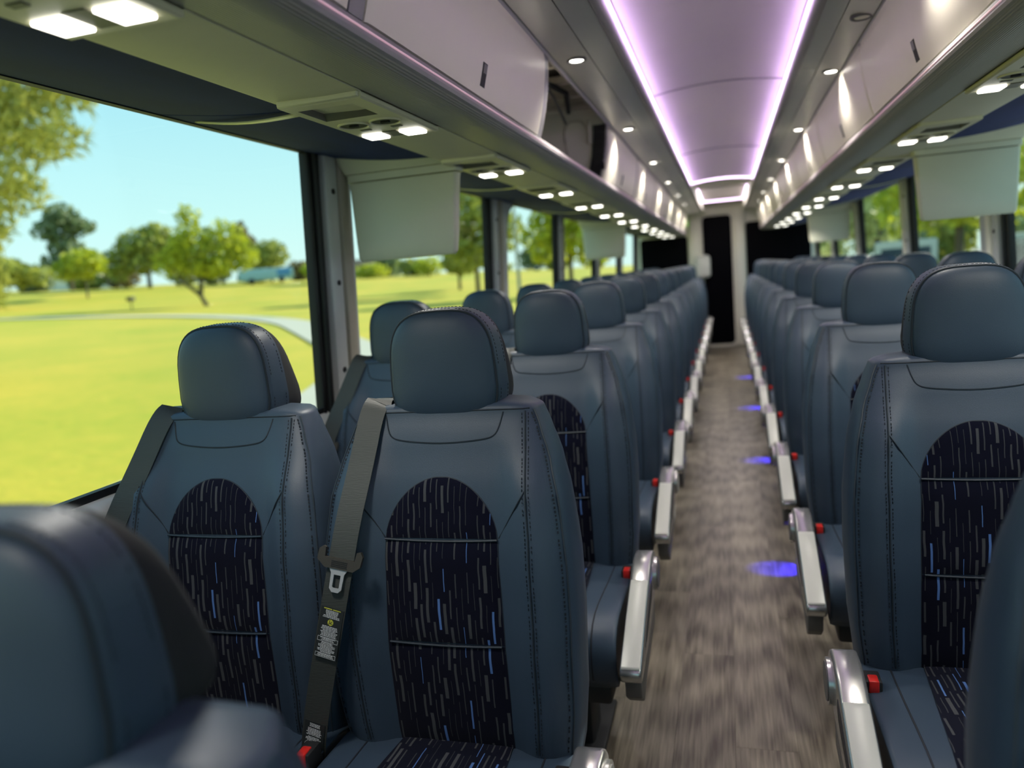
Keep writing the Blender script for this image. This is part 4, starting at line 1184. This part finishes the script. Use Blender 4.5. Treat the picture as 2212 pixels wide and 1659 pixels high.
def tree(loc, label, h, blobs, m, nleaf=1600, size=0.35, trunk_r=0.2, needle=False, fork=None, seed=1, name='tree', group='park trees'):
    r = random.Random(seed)
    t = empty(name, loc); tag(t, label, 'tree', group)
    g = MB()
    if fork is None: g.tube([(0, 0, -0.4), (0.05, 0, h * 0.35), (0, 0.05, h * 0.8)], [trunk_r, trunk_r * 0.75, trunk_r * 0.25], 8)
    else:
        for br in fork: g.tube(br, [trunk_r * (1 - 0.6 * i / (len(br) - 1)) for i in range(len(br))], 8)
    g.obj('trunk', MT['bark'], t)
    vs_ = []; fs = []
    tot = sum(b[3] * b[4] * b[5] for b in blobs)
    for (bx, by, bz, rx, ry, rz) in blobs:
        cnt = int(nleaf * rx * ry * rz / tot) + 30
        for _ in range(cnt):
            d = Vector((r.gauss(0, 1), r.gauss(0, 1), r.gauss(0, 1))).normalized() * (r.random() ** 0.4)
            c = Vector((bx + d.x * rx, by + d.y * ry, bz + d.z * rz))
            if needle:
                ax = Vector((r.gauss(0, 1), r.gauss(0, 1), r.gauss(0, 1) + 0.4)).normalized()
                for q in range(5):
                    dd = (ax + Vector((r.gauss(0, .5), r.gauss(0, .5), r.gauss(0, .5)))).normalized() * size * r.uniform(.7, 1.2)
                    w_ = dd.orthogonal().normalized() * size * 0.09
                    k = len(vs_); vs_ += [c - w_, c + w_, c + dd]; fs.append((k, k + 1, k + 2))
            else:
                a = Vector((r.gauss(0, 1), r.gauss(0, 1), r.gauss(0, 1))).normalized(); b = a.orthogonal().normalized(); b.rotate(Matrix.Rotation(r.uniform(0, 6.28), 3, a))
                cc = a.cross(b); s_ = size * r.uniform(.6, 1.3); k = len(vs_)
                vs_ += [c - b * s_, c - cc * s_ * .6, c + b * s_, c + cc * s_ * .6]; fs.append((k, k + 1, k + 2, k + 3))
    link('crown', make_mesh('crown', vs_, fs, m, False), t)
    return t
tree((-20.2, 16.3, -0.4), 'near tall pine with yellow-green needle tufts at the left frame edge', 13,
     [(-0.2, -0.2, 2.6, 1.5, 1.5, 0.9), (0, 0, 4.2, 1.6, 1.6, 1.0), (0.9, 0.9, 5.2, 1.3, 1.3, 0.9), (1.6, 1.6, 6.6, 1.4, 1.4, 0.8), (1.9, 2.0, 8.0, 1.5, 1.5, 0.8), (0.6, 0.6, 7.4, 1.7, 1.7, 1.0), (1.2, 1.3, 9.4, 1.7, 1.7, 0.9), (0, 0, 9.6, 2.0, 2.0, 1.2), (0, 0, 11.5, 2.2, 2.2, 1.4), (1.7, 1.4, 10.6, 1.2, 1.2, 0.7)],
     MT['needle'], 4200, 0.42, 0.3, True, seed=5)
tree((-76.0, 64.9, 2.1), 'small yellow-green tree beneath the near pine', 5, [(0, 0, 4.0, 3.6, 3.6, 2.0), (2.5, 2.5, 3.6, 2.2, 2.2, 1.4)], MT['leaf_mid'], 900, 0.5, 0.3, seed=6)
tree((-95.8, 95.1, 4.4), 'tall dark conifer standing behind the small bright tree', 13, [(0, 0, 11.2, 2.6, 2.6, 2.0), (-1.4, -1.4, 9.2, 2.2, 2.2, 1.6), (1.6, 1.6, 9.6, 2.4, 2.4, 1.4), (0, 0, 7.0, 2.6, 2.6, 2.0), (-1, -1, 4.0, 2.6, 2.6, 2.0)], MT['leaf_dark'], 1500, 0.5, 0.3, seed=7)
tree((-77.0, 78.6, 2.8), 'small bright green tree on a thin trunk at the lawn edge', 5.5, [(0, 0, 4.3, 2.8, 2.8, 1.9), (-1.5, -1.2, 3.6, 1.8, 1.8, 1.2)], MT['leaf_bright'], 1000, 0.4, 0.14, seed=8)
tree((-83.4, 97.1, 3.9), 'wide round green tree left of the forked tree', 9, [(0, 0, 5.6, 4.2, 4.2, 3.6), (3.0, 3.0, 5.0, 2.8, 2.8, 3.0), (-3.0, -2.5, 4.0, 2.6, 2.6, 2.6), (1.5, 1.2, 8.0, 2.6, 2.6, 1.6)], MT['leaf_mid'], 2200, 0.5, 0.35, seed=9)
tree((-50.7, 66.9, 0.75), 'bright green lawn tree with a forked leaning trunk', 9,
     [(-0.6, -0.6, 6.0, 2.5, 2.5, 2.3), (1.6, 1.6, 6.2, 2.4, 2.4, 2.4), (2.9, 2.6, 4.8, 1.7, 1.7, 1.7), (-2.2, -1.8, 4.6, 1.8, 1.8, 1.6), (-0.6, -0.5, 9.0, 1.2, 1.2, 1.2), (0.6, 0.6, 3.9, 2.8, 2.8, 1.2)],
     MT['leaf_bright'], 2600, 0.32, 0.26, fork=[[(0, 0, -0.3), (-0.5, -0.4, 1.2), (-1.6, -1.3, 2.6), (-2.2, -1.8, 4.2)], [(-0.45, -0.4, 1.2), (-0.3, -0.2, 2.6), (0.6, 0.5, 4.6), (1.0, 1.0, 6.0)]], seed=10)
tree((-78.8, 115.7, 3.8), 'narrow brownish tree behind the forked tree', 10, [(0, 0, 5.5, 2.2, 2.2, 3.2), (-0.4, -0.4, 8.8, 1.2, 1.2, 1.8)], MT['leaf_brown'], 900, 0.45, 0.25, seed=11)
tree((-71.4, 111.0, 3.5), 'small rounded green tree right of the forked tree', 7, [(0, 0, 4.4, 3.2, 3.2, 2.4), (-1.8, -1.6, 3.2, 2.0, 2.0, 1.6)], MT['leaf_mid'], 1100, 0.45, 0.25, seed=12)
tree((-58.7, 104.7, 2.7), 'low green shrub tree beyond the first window pillar', 4, [(0, 0, 1.9, 3.0, 3.0, 1.6)], MT['leaf_bright'], 700, 0.4, 0.2, seed=13)
tree((-47.8, 120.9, 2.5), 'low yellow-green shrub below the hanging monitor', 4, [(0, 0, 1.6, 2.6, 2.6, 1.6), (-9, -3, 1.4, 3, 3, 1.4)], MT['leaf_bright'], 800, 0.4, 0.2, seed=14)
tree((-24.8, 76.0, -0.3), 'tall hazy olive tree seen through the third lawn window', 12, [(0, 0, 8.5, 3.4, 3.4, 3.0), (-2.0, -1, 6.0, 2.6, 2.6, 2.2), (2.2, 1, 6.4, 2.8, 2.8, 2.4), (0, 0, 4.0, 2.6, 2.6, 1.6)], MT['leaf_mid'], 2000, 0.4, 0.28, seed=15)
tree((-13.1, 66.6, -0.7), 'leafy bright tree seen through the fourth lawn window', 11, [(0, 0, 7.6, 3.0, 3.0, 3.0), (-1.6, 0, 5.0, 2.6, 2.6, 2.4), (2, 0, 4.6, 2.4, 2.4, 2.4)], MT['leaf_bright'], 2000, 0.38, 0.25, seed=16)
tree((-31.0, 88.0, 0.1), 'pale green tree beside the second lawn pillar', 9, [(0, 0, 6.5, 2.2, 2.2, 3.0), (0.5, 0, 3.4, 2.6, 2.6, 1.6)], MT['leaf_mid'], 1200, 0.4, 0.22, seed=17)
tree((8.8, 34.0, -1.25), 'broad bright green tree beyond the parking side windows', 9, [(0, 0, 5.4, 2.6, 2.6, 2.4), (-1.4, -0.6, 4.2, 2.0, 2.0, 1.6), (1.6, 0.6, 4.4, 2.0, 2.0, 1.6)], MT['leaf_bright'], 1900, 0.26, 0.2, seed=18, group='parking side trees')
tree((15.5, 35.0, -1.25), 'dark tree behind the white vehicles on the parking side', 8, [(0, 0, 4.2, 3.0, 3.0, 2.2), (2.4, 0.5, 3.2, 2.4, 2.4, 1.6)], MT['leaf_pale'], 1700, 0.3, 0.2, seed=19, group='parking side trees')
tree((9.0, 52.0, -1.25), 'tall olive tree at the far end of the parking side', 10, [(0, 0, 5.6, 3.4, 3.4, 3.0), (-2.4, 0, 4.0, 2.6, 2.6, 2.2)], MT['leaf_pale'], 1700, 0.32, 0.24, seed=20, group='parking side trees')
tree((24.0, 33.0, -1.25), 'wide mid green tree far right on the parking side', 8, [(0, 0, 4.0, 3.2, 3.2, 2.0), (2.6, -1.0, 3.6, 2.6, 2.6, 1.8)], MT['leaf_pale'], 1500, 0.32, 0.22, seed=21, group='parking side trees')

def car(loc, rz, label, h=1.5, L=4.6, van=False):
    t = empty('parked_car', loc, rz); tag(t, label, 'car', 'parked white vehicles')
    if van: body = [(-L / 2, .35), (L / 2, .35), (L / 2, 1.0), (L / 2 - .6, 1.15), (L / 2 - 1.2, h), (-L / 2, h)]
    else: body = [(-L / 2, .32), (L / 2, .32), (L / 2, .72), (L / 2 - .9, .86), (L / 2 - 1.6, h), (-L / 2 + 1.1, h), (-L / 2 + .35, .95), (-L / 2, .85)]
    g = MB(); g.prism(body, 'y', -.86, .86, 0.06, 2); b = g.obj('body', MT['cream_paint'] if van else MT['white_paint'], t)
    if van:
        g = MB(); g.rbox((-L / 2 - 0.02, -.68, h * 0.52), (-L / 2 + 0.03, .68, h - .22), 0.04); g.obj('rear_glass', MT['car_glass'], b)
    for s_ in (-1, 1):
        if van: wn_ = [(-L / 2 + .3, 1.15), (L / 2 - 1.1, 1.15), (L / 2 - 1.45, h - .15), (-L / 2 + .3, h - .15)]
        else: wn_ = [(-L / 2 + .75, .95), (L / 2 - 1.15, .95), (L / 2 - 1.7, h - .1), (-L / 2 + 1.2, h - .1)]
        g = MB(); g.prism(wn_, 'y', s_ * .84, s_ * .875); g.obj('side_glass', MT['car_glass'], b, smooth=False)
        for xx in (-L / 2 + .8, L / 2 - .85):
            g = MB(); g.cyl((xx, s_ * .70, .32), (xx, s_ * .90, .32), .32, 18); g.obj('wheel', MT['rubber'], t)
    return t
car((9.2, 27.0, -1.25), 1.4, 'cream parked bus nearest behind the parking side seats', 2.55, 7.5, True)
car((12.2, 25.0, -1.25), 1.5, 'white parked car second along the parking row', 1.5)
car((15.6, 27.5, -1.25), 1.55, 'cream parked bus third along the parking row', 2.6, 7.0, True)
car((6.0, 30.0, -1.25), 1.4, 'cream parked bus at the far left of the parking row', 2.6, 8.0, True)
car((18.4, 26.0, -1.25), 1.6, 'white parked car at the right end of the parking row', 1.55)
t = empty('trailer', (-68.3, 104.7, 3.3), 0.6); tag(t, 'pale blue trailer parked beyond the lawn beside the forked tree', 'trailer')
g = MB(); g.rbox((-4, -1.2, 0.5), (4, 1.2, 2.2), 0.1); g.obj('body', MT['blue_paint'], t)
g = MB(); g.rbox((1.6, -1.23, 0.9), (3.6, -1.18, 2.0), 0.02); g.obj('panel', mat('blue_panel', (0.1, 0.3, 0.6), 0.5), t)
for xx in (-2.2, 2.2):
    g = MB(); g.cyl((xx, -1.25, 0.4), (xx, -0.9, 0.4), 0.45, 16); g.obj('wheel', MT['rubber'], t)
t = empty('low_house', (-76.0, 150.0, 3.6), 0.45); tag(t, 'low tan house beyond the lawn behind the first pillar', 'house')
g = MB(); g.box((-9, -3, -1), (9, 3, 2.6)); g.obj('wall', MT['tan_wall'], t, smooth=False)
g = MB(); g.loft([[(-9.6, -3.6, 2.6), (-9.6, 3.6, 2.6), (-9.6, 0, 3.9)], [(9.6, -3.6, 2.6), (9.6, 3.6, 2.6), (9.6, 0, 3.9)]], True); g.obj('roof', MT['bark'], t, smooth=False)
for xx in (-6, -2, 2, 6):
    g = MB(); g.box((xx - .7, -3.05, 0.8), (xx + .7, -2.98, 2.0)); g.obj('window', MT['car_glass'], t, smooth=False)
t = empty('low_house', (-122.0, 122.0, 5.4), 0.8); tag(t, 'low white building behind the small bright tree', 'house')
g = MB(); g.box((-8, -3, -1), (8, 3, 2.4)); g.obj('wall', MT['white_paint'], t, smooth=False)
g = MB(); g.loft([[(-8.4, -3.4, 2.4), (-8.4, 3.4, 2.4), (-8.4, 0, 3.4)], [(8.4, -3.4, 2.4), (8.4, 3.4, 2.4), (8.4, 0, 3.4)]], True); g.obj('roof', MT['tan_wall'], t, smooth=False)
t = empty('park_grill', (-57.5, 64.0, 1.05)); tag(t, 'small dark barbecue box on a post standing on the lawn', 'grill')
g = MB(); g.cyl((0, 0, -0.3), (0, 0, 0.9), 0.06, 8); g.obj('post', MT['dark_metal'], t)
g = MB(); g.rbox((-0.35, -0.25, 0.85), (0.35, 0.25, 1.25), 0.03); g.obj('box', MT['dark_metal'], t)
for (x, y, z, hh, lb) in ((-16.6, 62.0, -0.7, 12, 'pale concrete utility pole seen through the third lawn window'), (-60.0, 112.0, 3.0, 12, 'distant grey utility pole just left of the first window pillar')):
    t = empty('utility_pole', (x, y, z)); tag(t, lb, 'pole', 'utility poles')
    g = MB(); g.cyl((0, 0, -0.5), (0, 0, hh), 0.16, 10, 0.11); g.obj('shaft', MT['concrete'], t)
    g = MB(); g.rbox((-1.1, -0.06, hh - 1.0), (1.1, 0.06, hh - 0.85), 0.02); g.obj('crossarm', MT['bark'], t)

rh = random.Random(11)
for k in range(16):
    az = radians(-50 + k * 2.75 + rh.uniform(-.6, .6)); D = 140 + rh.uniform(-4, 8)
    x, y = D * sin(az), D * cos(az)
    hh = rh.uniform(2.2, 4.2)
    tree((x, y, gz(x, y) - 0.2), 'blurred low shrub in the hedge line beyond the lawn, %s from the left' % (ordn + ['fifteenth', 'sixteenth'])[k], hh, [(0, 0, hh * 0.55, 2.9, 2.9, hh * 0.5), (rh.uniform(-1, 1), 0, hh * 0.8, 2.2, 2.2, hh * 0.35)], [MT['leaf_mid'], MT['leaf_dark'], MT['leaf_mid'], MT['leaf_brown']][k % 4], 420, 0.55, 0.15, seed=40 + k, name='hedge_shrub', group='hedge line shrubs')

for k in range(9):
    az = radians(6 + k * 4.2 + rh.uniform(-.8, .8)); D = 66 + rh.uniform(-4, 6)
    x, y = D * sin(az), D * cos(az); hh = rh.uniform(4.5, 6.5)
    tree((x, y, -1.3), 'pale blurred bush behind the parked vehicles, %s from the left' % ordn[k], hh, [(0, 0, hh * 0.5, 2.3, 2.3, hh * 0.5), (rh.uniform(-.6, .6), 0, hh * 0.8, 2.0, 2.0, hh * 0.35)], [MT['leaf_pale'], MT['leaf_dark'], MT['leaf_mid']][k % 3], 420, 0.5, 0.15, seed=70 + k, name='parking_bush', group='parking side bushes')
